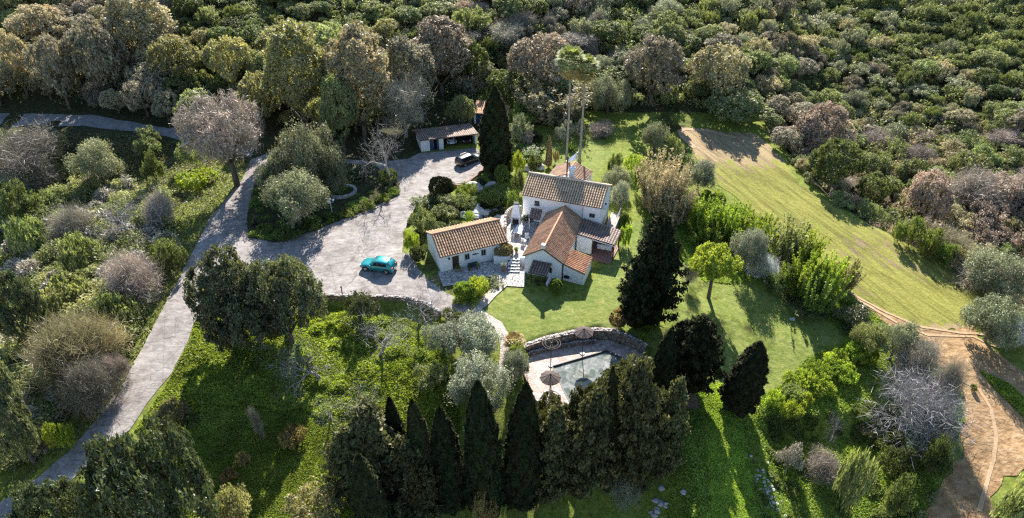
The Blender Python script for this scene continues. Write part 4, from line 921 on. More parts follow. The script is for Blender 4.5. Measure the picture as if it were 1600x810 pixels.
mb.add([(*p, .035) for p in lp] + [(*p, .035) for p in inn] + [(*p, -.2) for p in lp] + [(*p, -.2) for p in inn], [f for i in range(n) for f in ((i, (i + 1) % n, n + (i + 1) % n, n + i), (n + i, n + (i + 1) % n, 3 * n + (i + 1) % n, 3 * n + i), (i, 2 * n + i, 2 * n + (i + 1) % n, (i + 1) % n))])
mb.build('coping', plain('dark_pool_coping', (.10, .09, .08), .7), pl)
wall_line('retaining_wall', WALL_PTS, DECK_Z - .9, lambda x, y: float(max(H(x, y + .5), -1.15)) + .12, .6, M_rubble, 'rubble retaining wall with pale capping stones between lawn and pool deck', coping=M_rock, cw=.17)
wall_line('planter_wall', [(x - .1, y - .75) for x, y in WALL_PTS[1:5]], DECK_Z - .1, DECK_Z + .42, .3, M_rubble, 'low stone planter wall on the pool deck at the foot of the retaining wall', coping=M_rock, cw=.14, seed=8)
def parasol(base_px, top_px, rpx, label, ring=False):
    P = atz(*base_px, DECK_Z); h = 2.5; s = FPX / depth(P)
    for _ in range(12): h += (proj(P + np.array([0, 0, h]))[1] - top_px) / s / .75
    r = rpx / (FPX / depth(P + np.array([0, 0, h]))); o = empty('parasol', P); tag(o, label, 'parasol', 'garden parasols round the pool')
    mb = MB(); post(mb, 0, 0, -.1, h + (.1 if ring else .25), .045); mb.build('pole', M_darkwood, o); mb = MB(); mb.lathe([(.001, .0), (.28, 0), (.28, .08), (.001, .1)], 12); mb.build('base', M_rock, o)
    mb = MB()
    for k in range(10):
        a = k * .6283; mb.tube([(0, 0, h + .28 if not ring else h), (r * math.cos(a), r * math.sin(a), h)], .018, 4)
    if ring:
        for q in (r, r * .72): mb.tube([(q * math.cos(a), q * math.sin(a), h) for a in np.linspace(0, 6.2832, 33)], .035, 5)
        mb.build('frame', M_bark, o)
    else:
        mb.build('rib', M_darkwood, o); rg = random.Random(rpx); mb = MB(); n = 40; prof = [(.02, h + .42), (r * .25, h + .34), (r * .6, h + .19), (r, h + .0), (r * .98, h - .07), (r * .6, h + .12), (.02, h + .33)]; vs = []
        for k in range(n):
            a = 2 * math.pi * k / n; q = 1 + (.05 if k % 4 == 0 else -.02) + rg.uniform(-.02, .02)
            for rr, z in prof: vs.append((rr * q * math.cos(a), rr * q * math.sin(a), z + (.02 if k % 4 == 0 else 0)))
        m = len(prof); mb.add(vs, [(k * m + j, ((k + 1) % n) * m + j, ((k + 1) % n) * m + j + 1, k * m + j + 1) for k in range(n) for j in range(m - 1)]); mb.build('thatch', M_thatch, o)
        mb = MB(); mb.tube([(0, 0, h + .36), (0, 0, h + .62)], [.07, .02], 6); mb.build('finial', M_darkwood, o)
parasol((860.3, 571.5), 536.5, 14.2, 'bare ring parasol frame without thatch at the pool edge', True)
parasol((909.6, 552.6), 519.5, 14.8, 'dark thatched parasol standing below the retaining wall, farthest from the camera')
parasol((858.8, 617.8), 590.5, 16.4, 'dark thatched parasol on the near left corner of the pool deck')

# ------------------------------------------------------------------ yard edges and furniture
wall_line('parking_wall', [at(x, y)[:2] for x, y in ((440, 462), (497, 463.5), (540, 466), (600, 467), (640, 468.5), (668, 480), (688, 494))], lambda x, y: -1.8, lambda x, y: .22, .4, M_rubble, 'low rubble wall along the near edge of the yard below the teal car', coping=M_rock, cw=.2)
wall_line('curved_kerb_wall', [at(x, y)[:2] for x, y in ((759, 257), (755, 267), (745, 276), (733, 285), (722, 291), (706, 293))], -.4, .38, .28, nmat('brown_kerb', [(.3, (.16, .08, .06)), (.7, (.3, .18, .14))], 4, .85, .4), 'curved brown kerb wall with pale top sweeping round the planted bank by the dark car', coping=None)
wall_line('island_kerb', [at(x, y)[:2] for x, y in ((386, 374), (400, 381), (430, 385), (470, 372), (510, 358), (562, 337), (622, 310))], -.2, .16, .22, M_rubble, 'low stone kerb along the near side of the planted island', coping=None)
P = at(535, 303); pw = empty('ring_planter', P); tag(pw, 'low curved stone planter ring in the planted island', 'planter')
mb = MB(); rr = 1.9; seg = 26; vs = []
for k in range(seg + 1):
    a = R(-150) + R(230) * k / seg
    for q, z in ((rr - .2, 0), (rr + .2, 0), (rr + .2, .6), (rr - .2, .6)): vs.append((q * math.cos(a), q * math.sin(a) * .9, z))
mb.add(vs, [(4 * k + j, 4 * k + (j + 1) % 4, 4 * k + 4 + (j + 1) % 4, 4 * k + 4 + j) for k in range(seg) for j in range(4)] + [(0, 1, 2, 3), (4 * seg + 3, 4 * seg + 2, 4 * seg + 1, 4 * seg)]); mb.build('wall', M_cobble, pw)
P = at(519, 333); lm_ = empty('street_lamp', P); tag(lm_, 'white globe lamp post with four lamps in the planted island', 'lamp post')
mb = MB(); post(mb, 0, 0, -.1, 2.0, .05); mb.lathe([(.001, 0), (.16, 0), (.1, .25), (.05, .3)], 10)
for k in range(3): a = k * 2.094 + .3; mb.tube([(0, 0, 1.6), (.3 * math.cos(a), .3 * math.sin(a), 1.62), (.4 * math.cos(a), .4 * math.sin(a), 1.8)], .03, 5)
mb.build('post', M_tablewhite, lm_); Mg = plain('white_globe', (.85, .85, .88), .25)
for k in range(4):
    a = k * 2.094 + .3; c = (.4 * math.cos(a), .4 * math.sin(a), 1.95) if k < 3 else (0, 0, 2.2)
    mb = MB(); mb.blob(c, (.17, .17, .17), 0, 2, 0); mb.build('globe', Mg, lm_, True)
P = at(536, 466); pt = MB(); post(pt, 0, 0, -.3, 1.5, .06); pt.lathe([(.001, 1.5), (.1, 1.5), (.1, 1.62), (.001, 1.7)], 8); o = pt.build('wooden_post', M_darkwood); o.location = tuple(P); tag(o, 'thin dark post standing in the low wall left of the teal car', 'post')
ORD = ['first', 'second', 'third', 'fourth', 'fifth', 'sixth', 'seventh', 'eighth', 'ninth', 'tenth', 'eleventh', 'twelfth']
def rocks(px, n, spread, size, label, seed=1, sy=1, cat='rock', mat=None):
    P = at(*px); rg = random.Random(seed); L_ = []
    for i in range(n):
        x, y = rg.gauss(0, spread), rg.gauss(0, spread * sy); r = size * rg.uniform(.5, 1.2); z = float(H(P[0] + x, P[1] + y)) - P[2]; L_.append((x, y, z, r))
    L_.sort()
    if n > 12:
        mb = MB()
        for i, (x, y, z, r) in enumerate(L_): mb.blob((x, y, z + r * .3), (r, r * rg.uniform(.7, 1), r * rg.uniform(.5, .85)), seed * 50 + i, 2, .32)
        o = mb.build('rubble', mat or M_rock); o.location = tuple(P); return tag(o, label, cat, kind='stuff')
    for i, (x, y, z, r) in enumerate(L_):
        mb = MB(); mb.blob((0, 0, r * .3), (r, r * rg.uniform(.7, 1), r * rg.uniform(.5, .85)), seed * 50 + i, 2, .32); o = mb.build('rock', mat or M_rock)
        o.location = (P[0] + x, P[1] + y, P[2] + z); tag(o, f"{ORD[i]} from the left of the {label}", cat, label)
rocks((750, 296), 5, .9, .95, 'big pale boulders at the tallest cypress', 2, .5)
rocks((741, 338), 9, .8, .75, 'pale jagged rocks behind the cottage roof', 3, .8)
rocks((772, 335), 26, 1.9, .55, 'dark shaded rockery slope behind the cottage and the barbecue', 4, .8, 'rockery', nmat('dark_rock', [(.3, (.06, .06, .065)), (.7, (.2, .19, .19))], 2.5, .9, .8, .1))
rocks((832, 262), 6, .7, .7, 'grey boulders left of the tiled annex', 5, .7)
rocks((1200, 765), 60, .6, .16, 'narrow heap of grey rubble stones on the lower right lawn', 6, 2.8, mat=M_cobble)
rocks((1190, 433), 12, .9, .3, 'pale stones under the silver grey tree', 7, .3)
rocks((1217, 446), 10, .9, .22, 'pale stones along the right hand bank', 8, .5)
rocks((1238, 500), 2, .25, .3, 'pale stones on the bright right lawn', 9, .5)
rocks((1030, 790), 12, .7, .3, 'pale stones below the conifer row', 10, 1)

# ------------------------------------------------------------------ cars
def car(P, rz, L, Wd, Hh, paint, label, boxy=.0, name='parked_car', rails=False):
    root = empty(name, P, rz); tag(root, label, 'car'); h = L / 2; w = Wd / 2
    # stations: x, sill half width, belt half width, belt z, top z, roof half width
    bl = Hh * .60; S = [(h, .62, .70, .52, .56, .6), (h - .1, .80, .86, .62, .72, .74), (h - .5, .93, .95, .72, .86, .8), (h - 1.15, .97, 1, bl - .04, bl + .02, .84),
        (h - 1.35, .98, 1, bl, bl + .06, .84), (h - 2.0, .98, 1, bl + .02, Hh - .06, .72), (h - 2.35, .98, 1, bl + .03, Hh, .73), (h - 3.0, .98, 1, bl + .04, Hh - .01, .73),
        (-h + .75 - boxy * .3, .98, 1, bl + .07, Hh - .06, .71), (-h + .28 - boxy * .12, .95, .97, bl + .06, bl + .36 + boxy * .12, .72), (-h + .1, .9, .93, bl - .05, bl + .03, .8), (-h, .84, .88, .55, .6, .76)]
    rings = []
    for x, sw, bw, bz, tz, rw in S:
        half = [(0, .24), (sw * w * .9, .24), (sw * w, .34), (bw * w, bz * .72), (bw * w * .97, bz), (rw * w * 1.03, max(bz + .01, tz - .05)), (rw * w * .82, tz - .005), (0, tz + .015)]
        full = half + [(-y, z) for y, z in half[-2:0:-1]]; rings.append([(x, y, z) for y, z in full])
    n = len(rings[0]); mb = MB(); vs = [p for r in rings for p in r]
    fs = [(i * n + k, i * n + (k + 1) % n, (i + 1) * n + (k + 1) % n, (i + 1) * n + k) for i in range(len(S) - 1) for k in range(n)] + [tuple(range(n)), tuple(range(len(vs) - 1, len(vs) - n - 1, -1))]
    o = mb.add(vs, fs).build('body', paint, root, True)
    def ringpt(i, k): return Vector(rings[i][k])
    def panel(name, q, mat=M_glass, off=.014, par=root):
        nrm = (q[1] - q[0]).cross(q[3] - q[0]).normalized(); c = sum(q, Vector()) / 4
        if nrm.dot(c - Vector((0, 0, .7))) < 0: nrm = -nrm
        a = [p + nrm * off for p in q]; b = [p - nrm * .03 for p in q]
        return MB().add(a + b, [(0, 1, 2, 3), (7, 6, 5, 4), (0, 1, 5, 4), (1, 2, 6, 5), (2, 3, 7, 6), (3, 0, 4, 7)]).build(name, mat, par)
    lerp = lambda a, b, t: a + (b - a) * t
    for sg in (4, len(rings[0]) - 4):
        rk = 5 if sg == 4 else len(rings[0]) - 5
        for (i, ti, j, tj) in ((4, .55, 6, .9), (6, 1.12, 8, .12)):
            a0 = lerp(ringpt(i, sg), ringpt(i + 1, sg), ti) if i < 6 else lerp(ringpt(6, sg), ringpt(7, sg), .12); a1 = lerp(ringpt(5, rk), ringpt(6, rk), .1) if i < 6 else lerp(ringpt(6, rk), ringpt(7, rk), .12)
            b0 = ringpt(6, sg) if j == 6 else lerp(ringpt(8, sg), ringpt(7, sg), .0); b1 = ringpt(6, rk) if j == 6 else lerp(ringpt(8, rk), ringpt(7, rk), .05)
            panel('side_window', [lerp(a0, a1, .08), lerp(b0, b1, .08), lerp(b0, b1, .85), lerp(a0, a1, .85)])
    m_ = len(rings[0])
    panel('windscreen', [lerp(ringpt(4, 5), ringpt(5, 6), .08), lerp(ringpt(4, m_ - 5), ringpt(5, m_ - 6), .08), lerp(ringpt(4, m_ - 6), ringpt(5, m_ - 6), .92), lerp(ringpt(4, 6), ringpt(5, 6), .92)], off=.03)
    panel('rear_window', [lerp(ringpt(9, 5), ringpt(8, 5), .1), lerp(ringpt(9, m_ - 5), ringpt(8, m_ - 5), .1), lerp(ringpt(9, m_ - 6), ringpt(8, m_ - 6), .85), lerp(ringpt(9, 6), ringpt(8, 6), .85)], off=.02)
    for sx in (h - .82, -h + .78):
        for sy in (-1, 1):
            y0 = sy * (w - .17); y1 = sy * (w + .015); mb = MB(); mb.tube([(sx, y0, .33), (sx, y1, .33)], .33, 20); wl = mb.build('wheel', plain('tyre', (.02,) * 3, .8) if 'tyre' not in MATS else MATS['tyre'], root)
            mb = MB(); mb.tube([(sx, y1, .33), (sx, y1 + sy * .012, .33)], .2, 14); mb.build('rim', M_rail, wl)
            mb = MB(); mb.tube([(sx + .4 * math.cos(a), sy * (w - .012), .33 + .4 * math.sin(a)) for a in np.linspace(-.1, 3.24, 12)], .035, 5); mb.build('wheel_arch', M_dark, root)
    for sy in (-1, 1):
        mb = MB(); mb.blob((h - .18, sy * w * .66, .66), (.14, .17, .07), 0, 2, 0); mb.build('headlight', plain('lamp_glass', (.8, .8, .82), .1) if 'lamp_glass' not in MATS else MATS['lamp_glass'], root, True)
        mb = MB(); mb.box(-h + .02, -h + .2, sy * w * .70 - .16, sy * w * .70 + .16, .72, .9); mb.build('tail_light', plain('red_lamp', (.45, .02, .015), .2) if 'red_lamp' not in MATS else MATS['red_lamp'], root)
        mb = MB(); mb.blob((h - 1.5, sy * (w + .1), bl + .08), (.08, .11, .08), 0, 2, 0); mb.build('door_mirror', paint, root, True)
        mb = MB(); mb.box(h - 2.9, h - 2.72, sy * (w - .002) - .012, sy * (w - .002) + .012, bl - .14, bl - .11); mb.build('door_handle', M_rail, root)
        if rails: mb = MB(); mb.tube([(h - 2.3, sy * w * .64, Hh + .02), (h - 2.4, sy * w * .64, Hh + .07), (-h + 1.0, sy * w * .64, Hh + .03)], .022, 5); mb.build('roof_rail', M_rail, root)
    MB().box(h - .06, h + .02, -.45, .45, .38, .54).build('grille', M_dark, root); MB().box(-h - .02, -h + .05, -.26, .26, .48, .6).build('number_plate', M_tablewhite, root)
    return root
mt, t, b = newmat('teal_paint'); b.inputs['Base Color'].default_value = (.02, .28, .30, 1); b.inputs['Roughness'].default_value = .25; b.inputs['Metallic'].default_value = .35; b.inputs['Coat Weight'].default_value = .6
md, t, b = newmat('black_paint'); b.inputs['Base Color'].default_value = (.012, .014, .018, 1); b.inputs['Roughness'].default_value = .25; b.inputs['Metallic'].default_value = .2; b.inputs['Coat Weight'].default_value = .8
mwc, t, b = newmat('white_paint'); b.inputs['Base Color'].default_value = (.7, .7, .7, 1); b.inputs['Roughness'].default_value = .3
car(tuple(at(592, 421)[:2]) + (.06,), R(166), 4.25, 1.8, 1.52, mt, 'teal hatchback parked alone on the sunlit concrete yard', 0)
car((-6.55, 94.35, .06), R(42), 4.5, 1.78, 1.48, md, 'black estate car with roof rails parked beside the tallest cypress', 1, rails=True)
# open buggy and a dark van inside the garage bay
gq = ga.matrix_basis @ Vector((5.1, 1.9, .07)); bg_ = empty('buggy', gq, R(16 - 90)); tag(bg_, 'open buggy with white roll cage and bonnet parked inside the garage bay', 'buggy')
MB().box(-1.3, 1.2, -.6, .6, .35, .62).build('body', M_dark, bg_); mb = MB(); mb.add([(.55, -.5, .62), (1.45, -.42, .5), (1.45, .42, .5), (.55, .5, .62), (.55, -.5, .85), (1.4, -.36, .68), (1.4, .36, .68), (.55, .5, .85)], [(0, 3, 2, 1), (4, 5, 6, 7), (0, 1, 5, 4), (1, 2, 6, 5), (2, 3, 7, 6), (3, 0, 4, 7)]); mb.build('bonnet', mwc, bg_)
mb = MB()
for y in (-.5, .5): mb.tube([(.5, y, .7), (.25, y, 1.45), (-.7, y, 1.5), (-1.2, y, .7)], .04, 6)
for x, z in ((.25, 1.45), (-.7, 1.5)): mb.tube([(x, -.5, z), (x, .5, z)], .04, 6)
mb.build('roll_cage', mwc, bg_)
for x in (-.9, 1.0):
    for y in (-.68, .68): mb = MB(); mb.tube([(x, y - .12, .32), (x, y + .12, .32)], .32, 14); wl = mb.build('wheel', MATS['tyre'], bg_); mb = MB(); mb.tube([(x, y - .13, .32), (x, y + .13, .32)], .14, 10); mb.build('rim', mwc, wl)
for y in (-.62, .62): mb = MB(); mb.tube([(.6, y, .62), (.8, y * 1.15, .74), (1.15, y * 1.15, .74), (1.4, y, .55)], .09, 6); mb.build('fender', mwc, bg_)
gq = ga.matrix_basis @ Vector((7.5, 2.35, .07)); car(tuple(gq), R(16 - 90), 3.9, 1.6, 1.35, md, 'dark small car in deep shade on the right side of the garage', .6)
# ------------------------------------------------------------------ garden trees and shrubs, one by one
T = lambda *a, **k: bb(*a, **k)
# cypresses and conifers
col_tree('cypress', 137, (775, 268), 44, 'tallest dense dark cypress standing beside the black estate car', 'cypress', 'cypress_tree', var=1)
col_tree('cypress', 522, (1150, 636), 50, 'single dark cypress standing alone on the bright right hand lawn', 'cypress', 'cypress_tree', var=1, tilt=(0, .12))
col_tree('cypress', 213, (857, 262), 9, 'thin brown cypress with a yellow tip left of the small tiled annex', 'cypress', 'cypress_tree', mat='brownhedge', var=0)
big = [(1012, 330, 506, 96, 0, 'broad towering dark conifer between lawn and right garden'), (992, 400, 512, 66, 2, 'shorter dark bough mass on the left side of the towering conifer')]
for x, t_, b_, w_, v_, l_ in big: col_tree('conifer', t_, (x, b_), w_, l_, 'conifer', 'conifer_tree', mat='cypress', var=v_)
row = [('conifer', 600, 615, 780, 84, 1, 'conifer', 'leftmost ragged brown green conifer of the lower row'), ('cypress', 594, 697, 850, 50, 0, 'cypress', 'narrow pointed cypress at the bottom edge in front of the lower row'),
 ('cypress', 633, 633, 775, 34, 2, 'cypress', 'thin short cypress right of the leftmost ragged conifer'), ('cypress', 672, 617, 785, 40, 0, 'cypress', 'slim double tipped cypress in the left half of the lower row'),
 ('cypress', 710, 645, 795, 46, 2, 'cypress', 'lower rough cypress left of the two broad dark cypresses'), ('cypress', 760, 597, 800, 56, 1, 'cypress', 'left one of the two broad dark cypresses below the olives'),
 ('cypress', 812, 599, 790, 54, 1, 'cypress', 'right one of the two broad dark cypresses, below the pool corner'), ('conifer', 860, 628, 780, 74, 0, 'conifer', 'low ragged conifer just below the nearest thatched parasol'),
 ('conifer', 905, 592, 775, 92, 2, 'conifer', 'ragged conifer covering the bottom end of the pool'), ('cypress', 948, 578, 770, 26, 0, 'cypress', 'thin dark spire rising among the ragged conifers by the pool'),
 ('conifer', 985, 560, 770, 96, 2, 'conifer', 'widest ragged conifer at the right end of the pool'), ('cypress', 1024, 515, 640, 36, 1, 'cypress', 'dark cypress spire behind the widest ragged conifer'),
 ('conifer', 1078, 488, 608, 90, 2, 'conifer', 'dark rough conifer at the right end of the row beside bare soil'), ('conifer', 655, 680, 815, 90, 0, 'conifer', 'pale tipped conifer filling the bottom of the row'),
 ('conifer', 560, 660, 780, 84, 2, 'conifer', 'brownish low conifer at the left foot of the row'), ('conifer', 1028, 590, 745, 62, 0, 'conifer', 'dark conifer at the right edge of the pool row with shaded ground below')]
for i, (b_, l_) in enumerate((((880, 590, 962, 730), 'bushy dark conifer hiding the near end of the pool'), ((925, 562, 1046, 715), 'broadest bushy conifer covering the right end of the pool'), ((828, 620, 905, 730), 'bushy conifer below the nearest thatched parasol'), ((985, 610, 1050, 735), 'bushy conifer low at the right end of the row'), ((540, 640, 612, 770), 'brown green bushy conifer at the left end of the row'), ((612, 690, 685, 815), 'pale tipped bushy conifer at the bottom of the row'), ((1035, 500, 1122, 605), 'bushy black green conifer beside the bare soil'))):
    T('big', b_, l_, 'conifer', 'conifer_tree', 'cypress' if i == 6 else 'conifer', i)
for k_, x, t_, b_, w_, v_, c_, l_ in row: col_tree(k_, t_, (x, b_), w_, l_, c_, k_ + '_tree', var=v_, group='conifer row below the pool', tilt=(((x * 7) % 11 - 5) * .009, ((x * 3) % 13 - 6) * .011), mat='cypress' if l_.startswith('dark rough') else None)
# palms
def fan_palm(base, tip, r, label):
    P = at(*base); h = 10.; 
    for _ in range(14): h += (proj(P + np.array([0, 0, h]))[1] - tip) / (FPX / depth(P)) / .85
    o = empty('palm_tree', P); tag(o, label, 'palm tree'); mb = MB(); mb.tube([(0, 0, -.3), (.05, 0, .8), (.1, .05, h * .5), (0, 0, h - r * .5)], [.32, .2, .15, .14], 10); mb.build('trunk', M_palmtrunk, o, True)
    V, Fq = fan_arrays(int(h * 10), 44, 1.3, -.25, r, .22, h - r * .5); c = bpy.data.objects.new('crown', from_vf('crown', V, Fq, LM['palmleaf'])); col.objects.link(c); c.parent = o
    V, Fq = fan_arrays(int(h * 7), 46, -.5, -1.35, r * .85, .12, h - r * .62); c = bpy.data.objects.new('dead_fronds', from_vf('dead_fronds', V, Fq, LM['deadpalm'])); col.objects.link(c); c.parent = o
fan_palm((884, 258), 84, 2.3, 'left and taller of the two tall fan palms behind the tiled annex')
fan_palm((905, 254), 94, 2.0, 'right and shorter of the two tall fan palms behind the tiled annex')
for px, r_, l_ in (((1012, 518), 1.0, 'bright yucca rosette left of the dark rough conifer'), ((1027, 508), .8, 'smaller bright yucca rosette behind its neighbour'), ((1003, 532), .8, 'lowest bright yucca rosette by the pool wall'), ((892, 236), 1.3, 'spiky palm rosette between the two tall palm trunks'), ((815, 545), .7, 'small yellow green rosette at the left end of the retaining wall')):
    P = at(*px); put('rosette', 0, P, r_, r_ * 1.1, l_, 'yucca', 'yucca_plant')
for px, h_, l_ in (((803, 545), 1.9, 'short brown trunked palm at the left end of the pool wall'), ((190, 300), 2.2, 'bushy green palm in the shrubs left of the drive')):
    P = at(*px); o = empty('small_palm', P); tag(o, l_, 'palm'); mb = MB(); mb.tube([(0, 0, -.2), (0, 0, h_ * .5)], [.3, .2], 8); mb.build('trunk', M_palmtrunk, o)
    V, Fq = fan_arrays(int(h_ * 10), 26, 1.2, -.1, 1.2, .25, h_ * .5); c = bpy.data.objects.new('crown', from_vf('crown', V, Fq, LM['palmleaf' if px[0] < 500 else 'brownhedge'])); col.objects.link(c); c.parent = o
for i, (px, l_) in enumerate((((398, 352), 'left cycad like palm on the near tip of the planted island'), ((960, 262), 'dark spiky tree euphorbia with upright arms right of the palms'))):
    P = at(*px); put('rosette', 0, P, 1.1, 1.6, l_, 'shrub', 'spiky_shrub', mat='holm')

# big trees by the drive and on the island
T('big', (288, 393, 425, 545), 'big grey green leafy tree between drive and yard, left of a pair', 'tree', 'broadleaf_tree', 'holm', 0, k=.6)
T('big', (378, 400, 502, 545), 'big grey green leafy tree at the yard wall, right of a pair', 'tree', 'broadleaf_tree', 'holm', 1, k=.6)
T('big', (325, 425, 460, 550), 'lower dark leafy tree filling the gap between the big pair', 'tree', 'broadleaf_tree', 'holm', 2, k=.5)
T('big', (135, 672, 345, 930), 'widest dark glossy tree at the bottom left beside the drive', 'tree', 'broadleaf_tree', 'laurel', 2)
T('big', (15, 745, 180, 930), 'brownish dark leafy tree in the bottom left corner below the drive', 'tree', 'broadleaf_tree', 'laurel', 0)
T('shrub', (165, 790, 300, 860), 'light green leafy shrub cut by the bottom edge under the dark tree', mat='olive', var=1)
T('fine', (408, 268, 512, 362), 'round grey green willowy tree at the front of the planted island', 'tree', 'olive_tree', 'olive', 0)
T('fine', (432, 192, 536, 305), 'tallest grey green tree at the back of the planted island', 'tree', 'olive_tree', 'olive', 1, k=.4)
T('fine', (397, 240, 465, 315), 'pale grey green tree on the drive side of the planted island', 'tree', 'olive_tree', 'olive', 2)
T('fine', (498, 248, 545, 306), 'small grey green tree beside the stone planter ring', 'tree', 'olive_tree', 'olive', 1)
T('shrub', (515, 255, 590, 290), 'dark hedge like shrub on the shaded far side of the island', mat='oak', var=0)
T('low', (590, 262, 622, 290), 'dark green shrub under the pale bare tree on the island', mat='oak', var=1)
for i, b_ in enumerate(sorted(((505, 325, 535, 352), (530, 318, 562, 342), (556, 308, 590, 333), (585, 298, 612, 322), (602, 285, 626, 312), (470, 338, 508, 362), (430, 352, 472, 378), (392, 345, 432, 376)))):
    T('low', b_, ORD[i] + ' green leafy clump from the left along the near kerb of the island', mat='hedge', hmax=.9, var=i, group='green clumps along the island kerb')
# leafless trees
def bare(px, tip, w_, label, mat, var, key='bare', tilt=None, cat='bare tree'): return col_tree(key, tip, px, w_, label, cat, 'bare_tree', mat=mat, var=var, tilt=tilt)
bare((612, 292), 190, 108, 'pale leafless forked tree at the right tip of the planted island', M_greybark, 0)
T('stdtwig', (274, 143, 414, 290), 'round leafless pinkish tree with fine twigs beside the drive and back road', 'bare tree', 'bare_tree', 'pink', 0, k=.1)
bare((500, 590), 505, 145, 'pale leafless fig tree spreading left in the green garden', M_palebark, 1, tilt=(0, -.25))
bare((592, 560), 490, 135, 'pale leafless fig tree right of its twin in the green garden', M_palebark, 2, tilt=(0, -.3))
bare((655, 508), 438, 110, 'thin leafless tree reaching over the near edge of the yard', M_palebark, 0, tilt=(.1, .1))
bare((1410, 672), 580, 150, 'wide pale grey leafless tree in the lower right garden', M_palebark, 0, 'spread')
bare((1452, 655), 590, 90, 'smaller grey leafless tree behind the wide pale one in the lower right', M_greybark, 0, 'spread')
bare((215, 372), 300, 130, 'white branched dead tree in the thicket left of the drive', M_palebark, 1)
bare((262, 365), 305, 70, 'smaller white branched dead tree right of the big dead one', M_palebark, 0)
bare((192, 604), 554, 34, 'small thin leafless sapling at the left verge of the drive', 'pink', 1, 'twiggy', cat='sapling')
bare((1295, 690), 634, 40, 'small leafless bush tree in deep shade on the right lawn', M_palebark, 1)
bare((1072, 450), 415, 30, 'tiny leafless sapling on the dry lawn right of the towering conifer', 'twig', 2, 'twiggy', cat='sapling')
bare((560, 668), 612, 120, 'pale tangled leafless shrub in the lower middle garden', M_palebark, 0)
bare((515, 655), 615, 70, 'smaller pale tangled leafless shrub left of the other', M_palebark, 1)
bare((408, 688), 636, 16, 'thin young tree with a small grey head on the bright lower lawn', 'twig', 1, 'twiggy', cat='sapling')
bare((1580, 540), 500, 60, 'grey leafless branches hanging below the right hand olive tree', 'whitetwig', 1, 'twigbush')
bare((60, 285), 205, 110, 'dim leafless shrub tree below the back road at far left', 'twig', 1, 'twiggy')
# left thicket
L_ = [('fine', (105, 218, 190, 292), 'olive', 'broad grey green bush below the back road'), ('shrub', (45, 205, 110, 250), 'yellow', 'small sunlit yellow green bush at the edge of the back road'), ('shrub', (205, 200, 262, 240), 'greenolive', 'little bush catching sun at the back road bend'),
 ('shrub', (275, 210, 330, 262), 'greenolive', 'green bush below the pink leafless tree on its left'), ('shrub', (218, 235, 260, 290), 'oak', 'dark green bush between back road and drive'), ('low', (270, 262, 340, 300), 'vivid', 'bright low weeds beside the upper drive'),
 ('big', (-50, 410, 72, 545), 'laurel', 'dark leafy tree cut by the left edge halfway down'), ('big', (-70, 555, 75, 730), 'holm', 'large grey green tree cut by the left edge near the bottom'), ('shrub', (68, 655, 117, 705), 'vivid', 'round bright yellow green bush near the lower drive'),
 ('twigbush', (50, 485, 195, 600), 'tan', 'wide brown twiggy bush above the lower drive'), ('twigbush', (150, 395, 240, 470), 'pink', 'purple brown twiggy bush in the middle of the thicket'), ('shrub', (225, 620, 295, 678), 'yellow', 'orange tinged green bush on the right verge of the drive'),
 ('shrub', (225, 370, 290, 430), 'oak', 'dark shaded bush under the dead trees by the drive'), ('shrub', (-10, 285, 60, 345), 'oak', 'dark bush at the left edge below the back road'), ('low', (50, 295, 110, 330), 'greenolive', 'rounded olive green bush in the upper thicket'), ('twigbush', (75, 320, 150, 380), 'twig', 'grey twiggy bush in the upper thicket'),
 ('low', (0, 335, 75, 400), 'bramble', 'pale bramble mound at the left edge'), ('low', (85, 365, 160, 425), 'bramble', 'pale bramble mound left of the purple brown bush'), ('low', (60, 425, 150, 485), 'greenolive', 'green bramble mound below the pale ones'), ('low', (140, 450, 215, 510), 'bramble', 'bramble mound at the top of the shaded bank'),
 ('twigbush', (100, 560, 180, 640), 'twig', 'dark twiggy tangle in the shade above the drive'), ('shrub', (20, 245, 80, 290), 'oak', 'dark green shrub at the far left under the road'), ('twigbush', (228, 300, 275, 350), 'twig', 'grey twiggy bush between the dead trees and the weeds'), ('shrub', (110, 600, 150, 650), 'oak', 'dark low bush in the shade beside the bright round bush'),
 ('shrub', (-20, 200, 40, 250), 'greenolive', 'green bush in the far left corner below the back road')]
for i, (k_, b_, m_, l_) in enumerate(L_): T(k_, b_, l_, 'tree' if k_ in ('big', 'fine') else 'shrub', 'broadleaf_tree' if k_ == 'big' else 'olive_tree' if k_ == 'fine' else 'shrub', m_, i)
